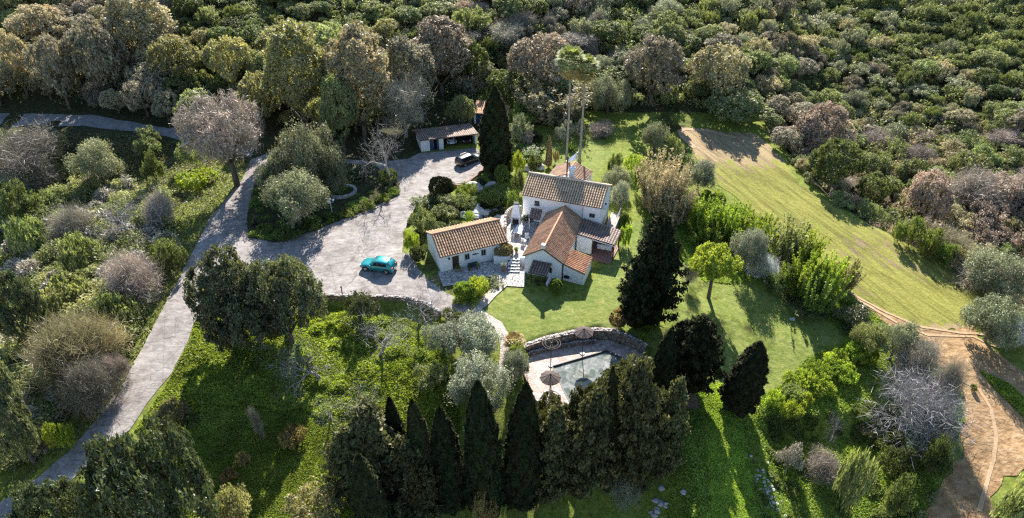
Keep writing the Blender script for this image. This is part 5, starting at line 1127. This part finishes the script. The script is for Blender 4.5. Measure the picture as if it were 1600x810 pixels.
# lower middle garden
L_ = [('shrub', (533, 452, 592, 512), 'laurel', 'upright dark leafy bush below the yard wall'), ('low', (434, 660, 478, 700), 'brownhedge', 'round dark reddish bush in its circle of bare soil'), ('shrub', (325, 752, 400, 835), 'yellow', 'yellow leafed bush at the bottom of the bright lawn'),
 ('shrub', (442, 745, 555, 850), 'yellow', 'broad olive yellow bush at the bottom edge left of the cypress'), ('shrub', (535, 700, 575, 760), 'yellow', 'yellow green bush at the foot of the brownish conifer'), ('low', (365, 705, 392, 728), 'brownhedge', 'small dry brown shrub on the bright lower lawn'),
 ('low', (342, 730, 372, 755), 'brownhedge', 'small brown shrub near the big dark tree'), ('low', (282, 645, 312, 670), 'oak', 'small dark blue green shrub near the orange tinged bush'), ('low', (505, 485, 550, 515), 'vivid', 'bright green patch of weeds below the yard wall'),
 ('fine', (692, 488, 782, 566), 'silver', 'upper silver olive tree left of the garden path'), ('fine', (700, 552, 800, 650), 'silver', 'large silver olive tree above the cypress row'), ('fine', (660, 500, 725, 560), 'silver', 'leftmost silver olive tree by the path'), ('fine', (785, 548, 826, 606), 'silver', 'small silver olive tree beside the pool corner'),
 ('shrub', (790, 536, 828, 580), 'hedge', 'rounded green hedge bush between path and pool'), ('shrub', (690, 478, 725, 505), 'oak', 'dark clipped bush at the top of the olive trees'), ('shrub', (640, 560, 700, 610), 'greenolive', 'green scrub left of the silver olives'),
 ('clip', (709, 440, 742, 470), 'vivid', 'clipped golden green dome in the bed before the cottage'), ('low', (725, 432, 768, 466), 'vivid', 'loose bright green shrub in the bed before the cottage'), ('low', (705, 462, 760, 480), 'vivid', 'low golden edge shrub at the tip of the bed'), ('low', (748, 428, 788, 452), 'oak', 'dark low shrub in the shaded end of the bed'),
 ('clip', (858, 436, 878, 458), 'hedge', 'round clipped green bush at the front of the gabled house'), ('clip', (951, 482, 984, 516), 'brownhedge', 'russet clipped bush above the right end of the pool wall')]
for i, (k_, b_, m_, l_) in enumerate(L_): T(k_, b_, l_, 'tree' if k_ == 'fine' else 'shrub', 'olive_tree' if k_ == 'fine' else 'shrub', m_, i)
# planted bank between yard and cottage, and beds behind
L_ = [('clip', (670, 276, 708, 312), 'cypress', 'dark clipped dome bush standing highest in the bank by the yard'), ('shrub', (640, 302, 690, 330), 'oak', 'green rounded bush at the yard edge of the bank'), ('shrub', (672, 305, 728, 340), 'greenolive', 'broad domed olive green bush over deep shade behind the cottage'), ('shrub', (640, 322, 682, 362), 'greenolive', 'light green bush at the left end of the bank'),
 ('shrub', (655, 340, 690, 368), 'oak', 'bush touching the left end of the cottage roof'), ('clip', (640, 385, 666, 412), 'oak', 'dark round bush beside the left corner of the cottage'), ('shrub', (627, 358, 655, 392), 'vivid', 'bright green bush at the narrow part of the yard'),
 ('shrub', (712, 284, 752, 315), 'hedge', 'leafy bright topped bush beside the curved kerb wall'), ('shrub', (705, 300, 745, 330), 'bramble', 'grey flowering bush in the middle of the bank'), ('shrub', (722, 328, 742, 348), 'vivid', 'small bright green shrub before the pale rocks'),
 ('clip', (750, 290, 800, 322), 'hedge', 'long clipped hedge block below the tallest cypress'), ('clip', (772, 258, 796, 292), 'hedge', 'green clipped cone at the foot of the tallest cypress'), ('shrub', (796, 235, 820, 275), 'vivid', 'yellow green leafy shrub right of the tallest cypress'), ('shrub', (790, 180, 830, 222), 'olive', 'silvery shrub with white dots right of the tallest cypress'),
 ('clip', (805, 222, 850, 242), 'hedge', 'long low clipped hedge in the terrace garden, upper one'), ('clip', (812, 236, 845, 254), 'hedge', 'long low clipped hedge in the terrace garden, lower one'), ('clip', (833, 210, 848, 226), 'cypress', 'small dark ball bush on the terrace garden grass'), ('low', (815, 205, 836, 226), 'twig', 'grey dry bush above the clipped hedges'),
 ('low', (822, 244, 846, 266), 'oak', 'dark shrub in the hollow below the hedges'), ('shrub', (862, 235, 874, 256), 'brownhedge', 'russet shrub beside the thin brown cypress'), ('shrub', (868, 190, 900, 222), 'silver', 'silvery shrub left of the taller palm trunk'), ('shrub', (895, 188, 918, 215), 'silver', 'silvery shrub right of the shorter palm trunk'),
 ('shrub', (800, 265, 822, 305), 'oak', 'dark tall shrub at the left end of the tall white house'), ('shrub', (790, 300, 815, 330), 'hedge', 'ivy like green growth at the top of the curved stone wall'), ('shrub', (815, 330, 836, 352), 'oak', 'dark climber between barbecue and canopy'),
 ('clip', (773, 380, 801, 408), 'brownhedge', 'round russet green clipped bush at the cottage end by the steps'),
 ('fine', (937, 262, 985, 305), 'olive', 'grey green tree right of the tall white house'), ('fine', (955, 285, 985, 330), 'silver', 'grey shrub beside the raised landing'), ('shrub', (950, 240, 975, 275), 'oak', 'dark spiky bush on the back lawn edge'), ('shrub', (975, 238, 1012, 270), 'vivid', 'bright green bush on the back lawn edge'),
 ('shrub', (985, 255, 1010, 300), 'hedge', 'green shrub left of the tan reed clump'), ('low', (966, 334, 988, 352), 'vivid', 'round bright shrub beside the raised landing'), ('low', (968, 352, 990, 385), 'vivid', 'bright green shrub right of the side porch'),
 ('reed', (1002, 246, 1068, 330), 'tan', 'tall tan reed clump above the towering conifer'), ('reed', (1030, 290, 1085, 345), 'tan', 'second tan reed clump leaning to the field side'),
 ('fine', (1003, 193, 1046, 238), 'olive', 'grey green tree at the left of the field top'), ('shrub', (1030, 190, 1062, 220), 'oak', 'dark bush touching the top left of the field'), ('shrub', (1035, 212, 1070, 250), 'greenolive', 'green bush along the left edge of the field top'), ('shrub', (1040, 240, 1085, 270), 'oak', 'low green bush on the field edge'),
 ('fine', (1068, 248, 1120, 300), 'silver', 'blue grey bushy tree at the left edge of the field'), ('twigbush', (925, 190, 962, 214), 'pink', 'pinkish leafless bush above the back lawn'), ('shrub', (1085, 215, 1140, 240), 'hedge', 'thin green shrub in the top of the field')]
L_ = L_[:-1]
for i, (k_, b_, m_, l_) in enumerate(L_): T(k_, b_, l_, 'reeds' if k_ == 'reed' else 'tree' if k_ == 'fine' else 'shrub', 'reed_clump' if k_ == 'reed' else 'olive_tree' if k_ == 'fine' else 'clipped_bush' if k_ == 'clip' else 'shrub', m_, i)
# right garden and field edge
T('std', (1078, 380, 1160, 466), 'bright green round headed tree casting its shadow on the right lawn', 'tree', 'broadleaf_tree', 'vivid', 0, k=.1)
L_ = [('feather', (1075, 305, 1130, 365), 'vivid'), ('feather', (1110, 315, 1165, 375), 'vivid'), ('feather', (1150, 330, 1215, 395), 'vivid'), ('feather', (1085, 345, 1135, 385), 'vivid'), ('feather', (1205, 345, 1265, 410), 'greenolive'), ('feather', (1240, 360, 1290, 415), 'vivid'), ('feather', (1225, 395, 1290, 465), 'vivid'), ('feather', (1270, 400, 1325, 470), 'vivid'), ('feather', (1250, 425, 1310, 490), 'hedge'), ('feather', (1300, 405, 1345, 455), 'yellow')]
FL = ['feathery sapling at the top left of the bright bank by the field', 'feathery sapling behind the silver grey tree, left one', 'feathery sapling directly above the silver grey tree', 'low feathery sapling above the round headed tree', 'darker feathery sapling halfway down the field edge', 'feathery sapling on the field side halfway down', 'large feathery sapling right of the white flowering bush', 'feathery sapling overhanging the lower field edge', 'lowest feathery sapling above the dark shrubs', 'yellowish feathery sapling reaching furthest into the field']
for i, (k_, b_, m_) in enumerate(L_): T(k_, b_, FL[i], 'sapling', 'feathery_sapling', m_, i, group='feathery saplings along the field', k=.5)
L_ = [('fine', (1140, 355, 1202, 428), 'silver', 'silver grey tree amid the bright feathery saplings'), ('twigbush', (1172, 398, 1218, 438), 'flower', 'white flowering bush at the foot of the silver grey tree'), ('shrub', (1200, 415, 1250, 462), 'oak', 'dark bush in the shade right of the white flowering bush'), ('shrub', (1225, 455, 1300, 500), 'oak', 'shaded dark bush under the lowest saplings'),
 ('shrub', (1305, 472, 1372, 518), 'laurel', 'dark rounded bush at the corner of the field'), ('fine', (1365, 500, 1440, 570), 'olive', 'grey olive tree beside the dirt track corner'), ('fine', (1328, 505, 1385, 560), 'greenolive', 'green olive bush above the end of the long hedge'), ('shrub', (1310, 500, 1350, 525), 'oak', 'small dark shrub at the tip of the right lawn'),
 ('clip', (1222, 600, 1264, 632), 'hedge', 'smooth domed shrub in the lower bright hedge'),
 ('shrub', (1328, 632, 1362, 658), 'hedge', 'small round bush left of the wide pale leafless tree'), ('low', (1335, 655, 1372, 682), 'yellow', 'yellow green spiky bush below the small round bush'), ('shrub', (1368, 690, 1432, 748), 'oak', 'dark round bush on the lower right slope'), ('shrub', (1430, 676, 1492, 752), 'oak', 'dark bush beside the dirt track, lower right'), ('shrub', (1375, 740, 1432, 810), 'oak', 'shadowed bush near the bottom right of the garden'),
 ('twigbush', (1405, 530, 1478, 600), 'twig', 'grey brown twiggy bush between olive tree and dirt track'), ('twigbush', (1450, 560, 1510, 640), 'twig', 'low twiggy bush at the edge of the dirt track'), ('shrub', (1440, 640, 1500, 690), 'greenolive', 'olive green bush right of the wide leafless tree'), ('fine', (1500, 462, 1610, 545), 'olive', 'big grey green olive tree at the right edge above the dirt track'),
 ('fine', (1498, 385, 1620, 470), 'olive', 'large grey green tree at the right edge beyond the field'), ('shrub', (1475, 385, 1532, 425), 'yellow', 'yellow topped bush on the far side of the field'), ('shrub', (1395, 338, 1446, 385), 'hedge', 'dark green bush on the far field edge, left of three'), ('shrub', (1432, 355, 1480, 402), 'hedge', 'dark green bush on the far field edge, middle of three'), ('shrub', (1460, 378, 1500, 415), 'hedge', 'dark green bush on the far field edge, right of three'),
 ('shrub', (1550, 735, 1640, 840), 'greenolive', 'green bush in the bottom right corner beyond the dirt track'), ('low', (1515, 600, 1528, 612), 'hedge', 'tiny bush on the green strip in the dirt track'), ('shrub', (1215, 690, 1262, 740), 'twig', 'dark dry shrub heap on the shaded right lawn'), ('twigbush', (1255, 700, 1310, 750), 'pink', 'purple brown dry twigs beside the shaded lawn'), ('low', (1300, 700, 1370, 800), 'greenolive', 'low green scrub on the lower right slope'), 
 ('low', (1040, 672, 1066, 712), 'flower', 'white flowering patch right of the conifer row'), ('low', (870, 720, 890, 760), 'vivid', 'sunlit green shrub below the pool conifers'), ('twigbush', (960, 730, 1010, 790), 'silver', 'grey agave like shrub in the shade at bottom centre'), ('low', (1130, 610, 1146, 630), 'hedge', 'small leafy plant left of the lone cypress'), ('shrub', (740, 760, 780, 830), 'brownhedge', 'reddish shaded bush at the bottom of the cypress row')]
for i, (k_, b_, m_, l_) in enumerate(L_): T(k_, b_, l_, 'tree' if k_ == 'fine' else 'shrub', 'olive_tree' if k_ == 'fine' else 'clipped_bush' if k_ == 'clip' else 'shrub', m_, i)

HB = [(1222, 572, 1272, 612), (1248, 556, 1300, 600), (1256, 580, 1306, 622), (1280, 542, 1330, 582), (1290, 560, 1340, 600), (1312, 530, 1358, 568), (1328, 512, 1368, 546), (1330, 540, 1366, 575), (1190, 604, 1226, 640), (1215, 622, 1252, 652), (1236, 606, 1268, 640)]
for i, b_ in enumerate(sorted(HB)): T('low', b_, ORD[i] + ' low leafy mound from the left in the bright hedge on the right lawn', 'hedge', 'hedge_mound', 'vivid', i, group='mounds of the bright hedge on the right lawn', hmax=1.7)
# ------------------------------------------------------------------ named trees at the foot of the hill
HN = [('tall', (405, 38, 520, 215), 'yellow', 'broad yellow olive tree, left of the two tallest above the yard'), ('tall', (505, 45, 612, 215), 'gold', 'tallest golden brown tree above the yard'), ('tall', (598, 60, 680, 190), 'buds', 'grey leafless tree right of the golden tree'), ('tall', (640, 30, 735, 150), 'pinkbuds', 'purplish leafless tree above the garage'),
 ('tree', (318, 60, 402, 145), 'yellow', 'rounded yellow green tree left of the tall yellow olive one'), ('tree', (232, 58, 318, 150), 'yellow', 'yellow green tree above the back road bend'), ('tall', (160, -10, 275, 110), 'gold', 'grey gold tree at the top left'), ('tree', (95, 30, 210, 155), 'buds', 'wide grey twiggy tree above the back road'), ('tree', (-15, 50, 60, 150), 'gold', 'golden grey tree in the top left corner'), ('tree', (45, 60, 130, 170), 'buds', 'grey twiggy tree just above the back road at left'),
 ('fine', (918, 118, 985, 180), 'olive', 'dense rounded grey green tree right of the tall palms'), ('tree', (700, 60, 760, 130), 'oak', 'dark green tree above the garden shed'), ('tree', (800, 55, 900, 150), 'pinkbuds', 'large brownish leafless tree behind the palms'), ('tree', (760, 110, 820, 160), 'oak', 'dark low tree right of the tallest cypress top'), ('reed', (820, 125, 915, 190), 'tan', 'tan brown thicket of canes behind the palm crowns'),
 ('tree', (700, 150, 745, 200), 'greenolive', 'green tree between garage and shed'), ('shrub', (795, 160, 845, 195), 'hedge', 'bright green bush right of the shed'), ('tree', (975, 60, 1070, 165), 'buds', 'grey leafless tree right of the rounded grey green one'), ('tree', (1105, 140, 1210, 200), 'greenolive', 'wide dark green tree at the top of the field'), ('tree', (1075, 70, 1175, 165), 'gold', 'pale golden leafless tree above the field'),
 ('tree', (1230, 165, 1345, 270), 'pinkbuds', 'pinkish leafless tree leaning over the far field edge'), ('tree', (1262, 218, 1350, 305), 'oak', 'dark green tree at the far edge of the field'), ('tree', (1322, 272, 1392, 335), 'oak', 'dark tree at the middle of the far field edge'), ('tall', (500, 120, 560, 240), 'greenolive', 'shaded green tree below the golden tree'), ('tree', (555, 130, 620, 200), 'greenolive', 'shaded green tree left of the garage'), ('twiggy', (590, 120, 670, 215), 'twig', 'grey leafless tree just behind the garage'),
 ('tree', (1410, 270, 1500, 360), 'pinkbuds', 'pinkish brown leafless tree beyond the middle of the field'), ('tree', (1420, 285, 1470, 350), 'oak', 'small dark tree beyond the middle of the field')]
taken = []
for i, (k_, b_, m_, l_) in enumerate(HN):
    o = T(k_, b_, l_, 'reeds' if k_ == 'reed' else 'shrub' if k_ == 'shrub' else 'tree', {'twiggy': 'bare_tree', 'reed': 'reed_clump', 'shrub': 'shrub', 'fine': 'olive_tree'}.get(k_, 'broadleaf_tree'), m_, i)
    taken.append((o.location.x, o.location.y, 3.0))
# ------------------------------------------------------------------ the wooded hillside
rg = random.Random(77)
ROADW = [at(x, y)[:2] for x, y in ((-30, 188), (100, 188), (200, 198), (330, 224), (400, 240), (480, 245))]
RX = [float(p[0]) for p in ROADW]; RY = [float(p[1]) for p in ROADW]
def zone(px, py):
    """which growth the photograph shows there: (label place, [(kind, colour, weight)], size)"""
    if px < 280: return ('left', [('tree', 'buds', 4), ('twiggy', 'twig', .8), ('tree', 'gold', 3), ('tree', 'yellow', 1.5), ('tree', 'greenolive', 3), ('tree', 'olive', 1)], 1.1)
    if px < 720 and py < 62: return ('top', [('tree', 'oak', 4), ('tree', 'greenolive', 4), ('tree', 'bramble', 2), ('fine', 'olive', 2), ('tree', 'gold', .8)], .72)
    if px < 620: return ('middle', [('tree', 'oak', 3), ('tree', 'yellow', 1.5), ('tree', 'greenolive', 3), ('tree', 'buds', 2.5), ('twiggy', 'twig', .4), ('tree', 'gold', 1)], 1.05)
    if px < 1060: return ('centre', [('tree', 'buds', 4), ('twiggy', 'twig', .8), ('tree', 'olive', 2), ('tree', 'greenolive', 3), ('tree', 'oak', 2.5), ('fine', 'olive', 2), ('tree', 'pinkbuds', 2), ('tree', 'bramble', 3)], .88)
    if py < 270 and px < 1330 and (py - 60) > (px - 1060) * .1 and (px - 1060) < (py - 20) * 1.9: return ('edge', [('tree', 'pinkbuds', 3), ('tree', 'gold', 2), ('tree', 'buds', 3), ('tree', 'bramble', 3), ('tree', 'greenolive', 2)], .85)
    if py > 215: return ('far', [('twigbush', 'tan', 1), ('shrub', 'pinkbuds', 3), ('shrub', 'gold', 3), ('twigbush', 'pink', 1), ('shrub', 'bramble', 4), ('shrub', 'greenolive', 1.5), ('shrub', 'olive', 2)], .9)
    return ('right', [('tree', 'greenolive', 4), ('tree', 'oak', 2.5), ('tree', 'bramble', 4), ('fine', 'olive', 2), ('tree', 'gold', 1.5), ('tree', 'buds', 2.5), ('twiggy', 'twig', .4), ('shrub', 'yellow', 1.5)], .62)
cand = []
for _ in range(60000):
    x = rg.uniform(-190, 235); y = rg.uniform(60, 330)
    d = x - float(np.interp(y, VX_Y, VX_X))
    if not (y > 113.5 or (d > 1.5 and y > 60) or (x < -19 and y > 105)): continue
    if x < -19 and y < float(np.interp(x, RX, RY)) + 3.6: continue
    cand.append((x, y))
cand = np.array(cand); cz = H(cand[:, 0], cand[:, 1])
Pc = np.column_stack([cand, cz]) - CC; Z = Pc @ CF; PX = 800 + FPX * Pc[:, 0] / Z; PY = 405 - FPX * (Pc @ CU) / Z
ok = (PX > -60) & (PX < 1660) & (PY > -45) & (PY < 600); cand, cz, PX, PY, Z = cand[ok], cz[ok], PX[ok], PY[ok], Z[ok]
grid = {}; spots = []
def near(x, y, r):
    gx_, gy_ = int(x // 4), int(y // 4)
    for i in range(gx_ - 2, gx_ + 3):
        for j in range(gy_ - 2, gy_ + 3):
            for (a, b, c) in grid.get((i, j), ()):
                if (a - x) ** 2 + (b - y) ** 2 < ((r + c) * .5) ** 2: return True
    return False
for a in taken: grid.setdefault((int(a[0] // 4), int(a[1] // 4)), []).append(a)
shed = at(770, 190)
for (x, y), z, px, py, zz in zip(cand, cz, PX, PY, Z):
    nm, kinds, s = zone(px, py); s *= rg.choice((.55, .8, .95, 1.1, 1.3)) * rg.uniform(.9, 1.1); sp = 3.4 * s
    if 640 < px < 850 and py > 150: continue
    if 880 < px < 1065 and py > 188: continue
    if py > 190 and pip(x, y, FIELD): continue
    if near(x, y, sp): continue
    grid.setdefault((int(x // 4), int(y // 4)), []).append((x, y, sp)); spots.append((x, y, z, px, py, zz, nm, kinds, s))
spots.sort(key=lambda q: q[5] / q[8])
PLACE = {'left': 'on the upper left slope above the back road', 'top': 'along the top edge left of centre', 'middle': 'on the slope between back road and golden tree', 'centre': 'on the slope behind shed and palms', 'edge': 'just beyond the top of the field', 'far': 'in the pale scrub beyond the field at right', 'right': 'on the upper right hillside'}
DESC = {'buds': 'grey brown hazy', 'pinkbuds': 'pinkish brown hazy', 'twig': 'grey leafless', 'pink': 'pinkish brown leafless', 'gold': 'golden brown twiggy', 'tan': 'tan twiggy', 'yellow': 'yellow green leafy', 'greenolive': 'olive green leafy', 'oak': 'dark green leafy', 'olive': 'grey green rounded', 'bramble': 'pale green brushy'}
NI = 285; rest = {}; made = []
for i, (x, y, z, px, py, zz, nm, kinds, s) in enumerate(spots):
    tot = sum(k[2] for k in kinds)
    # colours run in drifts over the hill
    r_ = (rg.random() * .55 + min(1, max(0, float(vnoise(x + 50, y, 17)) * 1.3 + .5)) * .45) * tot
    for kd in kinds:
        r_ -= kd[2]
        if r_ <= 0: break
    key, m_, _w = kd; p = PR[key][i % len(PR[key])]; Rr = 3.0 * s * rg.uniform(.85, 1.3); Hh = Rr * (1.25 if key in ('tree', 'fine', 'twiggy') else .95) * rg.uniform(.8, 1.25) * (1.45 if x < -18 and y < 124 else 1)
    if i < NI:
        nm2 = {'twiggy': 'bare_tree', 'twigbush': 'twiggy_bush', 'shrub': 'shrub', 'fine': 'olive_tree'}.get(key, 'broadleaf_tree'); ct_ = 'tree' if key in ('tree', 'twiggy', 'fine') else 'bush'
        o = put(key, i, (x, y, z - .1), Rr / p['R'], Hh / p['h'], 'x', ct_, nm2, m_, group=f"{DESC[m_]} {'trees' if ct_ == 'tree' else 'bushes'} {PLACE[nm]}")
        made.append((o, px, py, s, DESC[m_], ct_, nm))
    else: rest.setdefault(('twigbush' if key.startswith('twig') else 'far', m_), []).append((x, y, z - .1, Rr, Hh))
XM = [(110, 'at the far left'), (240, 'above the back road'), (330, 'above the pinkish tree'), (430, 'near the yellow tree'), (530, 'behind the yellow tree'), (630, 'behind the golden tree'), (720, 'above the garage'), (810, 'above the tallest cypress'),
      (870, 'left of the palm crowns'), (960, 'right of the palm crowns'), (1060, 'left of the field top'), (1180, 'above the field top'), (1260, 'right of the field top'), (1340, 'off the upper field edge'), (1420, 'off the middle field edge'), (1500, 'off the lower field edge'), (1800, 'at the far right')]
def where(px, py):
    a = next(n_ for lim, n_ in XM if px < lim); b = 'on the top rows' if py < 40 else 'on the upper slope' if py < 90 else 'halfway downslope' if py < 140 else 'low on the slope' if py < 200 else 'in the hollow' if py < 290 else 'near the track'
    return a, b
labs = {}
for q in made:
    a, b = where(q[1], q[2]); sz = 'small' if q[3] < .62 else 'large' if q[3] > .98 else 'medium'; labs.setdefault(f"{sz} {q[4]} {q[5]} {b}, {a}", []).append(q)
for lb, qs in labs.items():
    qs.sort(key=lambda q: q[1])
    for i, q in enumerate(qs): q[0]['label'] = lb if len(qs) == 1 else lb + (', left one' if i == 0 else ', right one' if i == len(qs) - 1 else f', {ORD[i]} one')
# the far wood beyond them reads as one mass: merged, by colour
def mesh_arrays(me):
    V = np.zeros(len(me.vertices) * 3, 'f'); me.vertices.foreach_get('co', V); n = len(me.polygons); F = np.zeros(len(me.loops), 'i'); me.loops.foreach_get('vertex_index', F); return V.reshape(-1, 3), F.reshape(n, -1)
nrg = np.random.default_rng(9); protoV = {}
for k_ in ('far', 'twigbush'):
    protoV[k_] = []
    for p in PR[k_]:
        V, F = mesh_arrays(p['me'])
        if k_ == 'twigbush':
            sel = np.arange(len(F))[::3]; F = F[sel]; used, inv = np.unique(F, return_inverse=True); V = V[used].copy(); F = inv.reshape(-1, 3)
            c = V[F].mean(1, keepdims=True); V = (c + (V[F] - c) * 1.7).reshape(-1, 3); F = np.arange(len(V)).reshape(-1, 3)
        protoV[k_].append((V, F, p['R'], p['h']))
print('hill trees', len(spots), {k: len(v) for k, v in rest.items()})
for (k_, m_), lst in rest.items():
    Vs, Fs, n0 = [], [], 0
    for j, (x, y, z, Rr, Hh) in enumerate(lst):
        V, F, pr, ph = protoV[k_][j % len(protoV[k_])]; a = nrg.uniform(0, 6.28); c_, s_ = math.cos(a), math.sin(a); q = V * np.array([Rr / pr * nrg.uniform(.75, 1.45), Rr / pr * nrg.uniform(.75, 1.3), Hh / ph * nrg.uniform(.7, 1.3)]); 
        q = np.column_stack([q[:, 0] * c_ - q[:, 1] * s_, q[:, 0] * s_ + q[:, 1] * c_, q[:, 2]]) + np.array([x, y, z]); Vs.append(q); Fs.append(F + n0); n0 += len(V)
    o = bpy.data.objects.new('far_woodland', fast_mesh('far_woodland', np.vstack(Vs), np.vstack(Fs), LM[m_])); col.objects.link(o)
    tag(o, f"far mass of {DESC[m_]} growth on the upper hillside", 'woodland', kind='stuff')

# ------------------------------------------------------------------ weeds, grass tufts, bramble thicket, forest-floor scrub
def scatter(name, polys, n, size, hmax, mat, seed, label, clump=0, cs=1.2, avoid=(), elong=1.8, cover=None):
    rr = np.random.default_rng(seed); out = []
    for poly in polys:
        a = np.array(poly); x0, y0 = a.min(0); x1, y1 = a.max(0); A = (x1 - x0) * (y1 - y0)
        if clump:
            nc = int(A * clump); cx, cy = rr.uniform(x0, x1, nc), rr.uniform(y0, y1, nc); k = rr.integers(0, nc, n * 2); rad = rr.uniform(.5, 1.3, nc) * cs; hh = rr.uniform(.35, 1, nc)
            u = unit(rr.normal(size=(n * 2, 3))) * (rr.random((n * 2, 1)) ** .4); x = cx[k] + u[:, 0] * rad[k]; y = cy[k] + u[:, 1] * rad[k]; dz = np.abs(u[:, 2]) * hmax * hh[k] * rad[k] / cs
        else: x, y = rr.uniform(x0, x1, n * 2), rr.uniform(y0, y1, n * 2); dz = rr.random(n * 2) * hmax * np.clip(.5 + 1.6 * vnoise(x, y, 2.2), .1, 1.4)
        o_ = pip(x, y, poly)
        for av in avoid: o_ &= ~pip(x, y, av)
        out.append(np.column_stack([x, y, H(x, y) + dz + .03])[o_])
    P = np.vstack(out); V, F = leaf_tris(P, np.tile([0, 0, .8], (len(P), 1)), size, rr, elong, 1.1)
    o = bpy.data.objects.new(name, fast_mesh(name, V, F, LM[mat])); col.objects.link(o); return tag(o, label, 'ground cover', kind='stuff')
AV = [DRIVE, FIELD, DIRT, ISLAND, P_LAWN, W([(395, 645), (470, 640), (560, 690), (540, 800), (440, 830), (330, 790), (300, 690)]), W([(447 + 30 * math.cos(a), 702 + 21 * math.sin(a)) for a in np.linspace(0, 5.8, 12)])]
LOWG = W([(212, 672), (234, 640), (268, 590), (297, 535), (304, 505), (440, 470), (520, 480), (690, 500), (690, 560), (720, 650), (700, 800), (560, 850), (240, 850), (250, 720)])
scatter('garden_weeds', [LOWG], 70000, .15, .28, 'vivid', 1, 'lush green weeds and grass of the lower garden', avoid=AV)
scatter('tall_weeds', [W([(420, 500), (690, 480), (700, 620), (560, 720), (420, 640), (300, 640), (280, 560)])], 60000, .13, .6, 'vivid', 2, 'taller clumped weeds under the leafless figs', clump=.35, cs=.8, avoid=AV)
scatter('lawn_weeds', [W([(395, 645), (470, 640), (560, 690), (540, 800), (440, 830), (330, 790), (300, 690)])], 36000, .11, .12, 'vivid', 21, 'short bright grass of the lower left lawn')
LEFTG = W([(400, 250), (385, 275), (330, 345), (283, 445), (240, 550), (200, 608), (150, 666), (60, 733), (0, 790), (0, 760), (80, 700), (160, 620), (215, 540), (270, 420), (265, 300), (110, 270), (0, 260), (0, 200), (260, 215), (380, 240)])
scatter('verge_weeds', [LEFTG], 60000, .15, .4, 'greenolive', 3, 'weeds and rough grass of the verge left of the drive', avoid=[DRIVE, BACKROAD])
THICK = W([(-60, 250), (120, 265), (265, 300), (285, 400), (230, 500), (190, 590), (110, 650), (80, 700), (-60, 800)])
scatter('bramble_thicket', [THICK], 210000, .15, 2.7, 'bramble', 4, 'tangled pale bramble thicket left of the drive', clump=.2, cs=1.7)
scatter('thicket_undergrowth', [THICK], 80000, .16, 2.8, 'greenolive', 5, 'green undergrowth inside the bramble thicket', clump=.07, cs=1.6)
scatter('thicket_dead_stems', [THICK], 70000, .17, 2.6, 'twig', 15, 'dead grey stems tangled through the bramble thicket', clump=.06, cs=1.7, elong=5)
STRIP = W([(1085, 600), (1150, 600), (1160, 660), (1190, 840), (1115, 840), (1100, 660)])
RIGHTG = W([(1045, 620), (1060, 520), (1060, 400), (1000, 330), (1070, 300), (1120, 320), (1330, 470), (1390, 500), (1500, 610), (1505, 660), (1470, 750), (1430, 850), (1040, 850)])
scatter('right_grass', [RIGHTG], 90000, .13, .2, 'vivid', 6, 'bright grass of the right hand garden', avoid=[FIELD, DIRT, P_MIDLAWN, P_SOIL[0], P_SOIL[1], STRIP])
scatter('strip_lawn', [STRIP], 26000, .1, .1, 'vivid', 22, 'short bright grass of the open strip below the lone cypress')
scatter('lower_right_scrub', [W([(1180, 650), (1330, 640), (1400, 560), (1500, 620), (1500, 680), (1440, 800), (1430, 850), (1200, 850)])], 50000, .14, .6, 'hedge', 7, 'rough green scrub on the lower right slope', clump=.25, cs=.9, avoid=[DIRT])
scatter('track_edge_scrub', [W([(1390, 500), (1440, 525), (1500, 600), (1512, 650), (1480, 740), (1440, 820), (1420, 800), (1490, 660), (1470, 590)])], 25000, .14, .8, 'bramble', 8, 'dry scrub fringing the dirt track', clump=.3, cs=.7)
scatter('strip_grass', [GREENSTRIP], 5000, .13, .25, 'vivid', 9, 'strip of grass between the two arms of the dirt track')
BANK = W([(628, 395), (632, 360), (650, 325), (668, 305), (700, 290), (738, 284), (757, 268), (800, 262), (815, 300), (790, 340), (770, 345), (672, 368), (655, 390)])
scatter('bank_planting', [BANK], 40000, .12, .9, 'oak', 10, 'dense low planting on the bank behind the cottage', clump=.3, cs=.8)
scatter('island_planting', [ISLAND], 30000, .12, .7, 'hedge', 11, 'lush low planting on the island between the roads', clump=.3, cs=.8)
scatter('terrace_planting', [W([(795, 160), (850, 195), (900, 200), (960, 225), (930, 205), (860, 215), (850, 262), (800, 265)])], 22000, .13, .8, 'oak', 12, 'low planting of the terraced beds behind the annex', clump=.2, cs=.9)
scatter('bank_saplings_grass', [W([(1070, 300), (1120, 300), (1220, 370), (1330, 470), (1300, 510), (1220, 450), (1130, 400), (1075, 380)])], 60000, .14, 1.1, 'vivid', 13, 'tall bright grass between the feathery saplings', clump=.4, cs=.8)
HF = [(-190, 114), (200, 114), (235, 330), (-190, 330)]
scatter('forest_floor', [HF], 340000, .25, 3.0, 'greenolive', 14, 'undergrowth filling the wooded hillside', clump=.05, cs=2.5, avoid=[FIELD])
scatter('forest_scrub', [HF], 230000, .24, 3.2, 'bramble', 16, 'pale scrub between the hillside trees', clump=.03, cs=2.4, avoid=[FIELD])
VAL = [(44, 107), (46, 90), (50, 80), (58, 68), (60, 58), (120, 45), (150, 116), (60, 118)]
scatter('valley_scrub', [VAL], 150000, .22, 1.6, 'tan', 17, 'pale tan scrub on the slope beyond the field', clump=.09, cs=1.7, avoid=[FIELD, DIRT])
scatter('valley_green', [VAL], 80000, .22, 1.8, 'greenolive', 18, 'green scrub in the hollow beyond the field', clump=.05, cs=1.8, avoid=[FIELD, DIRT])
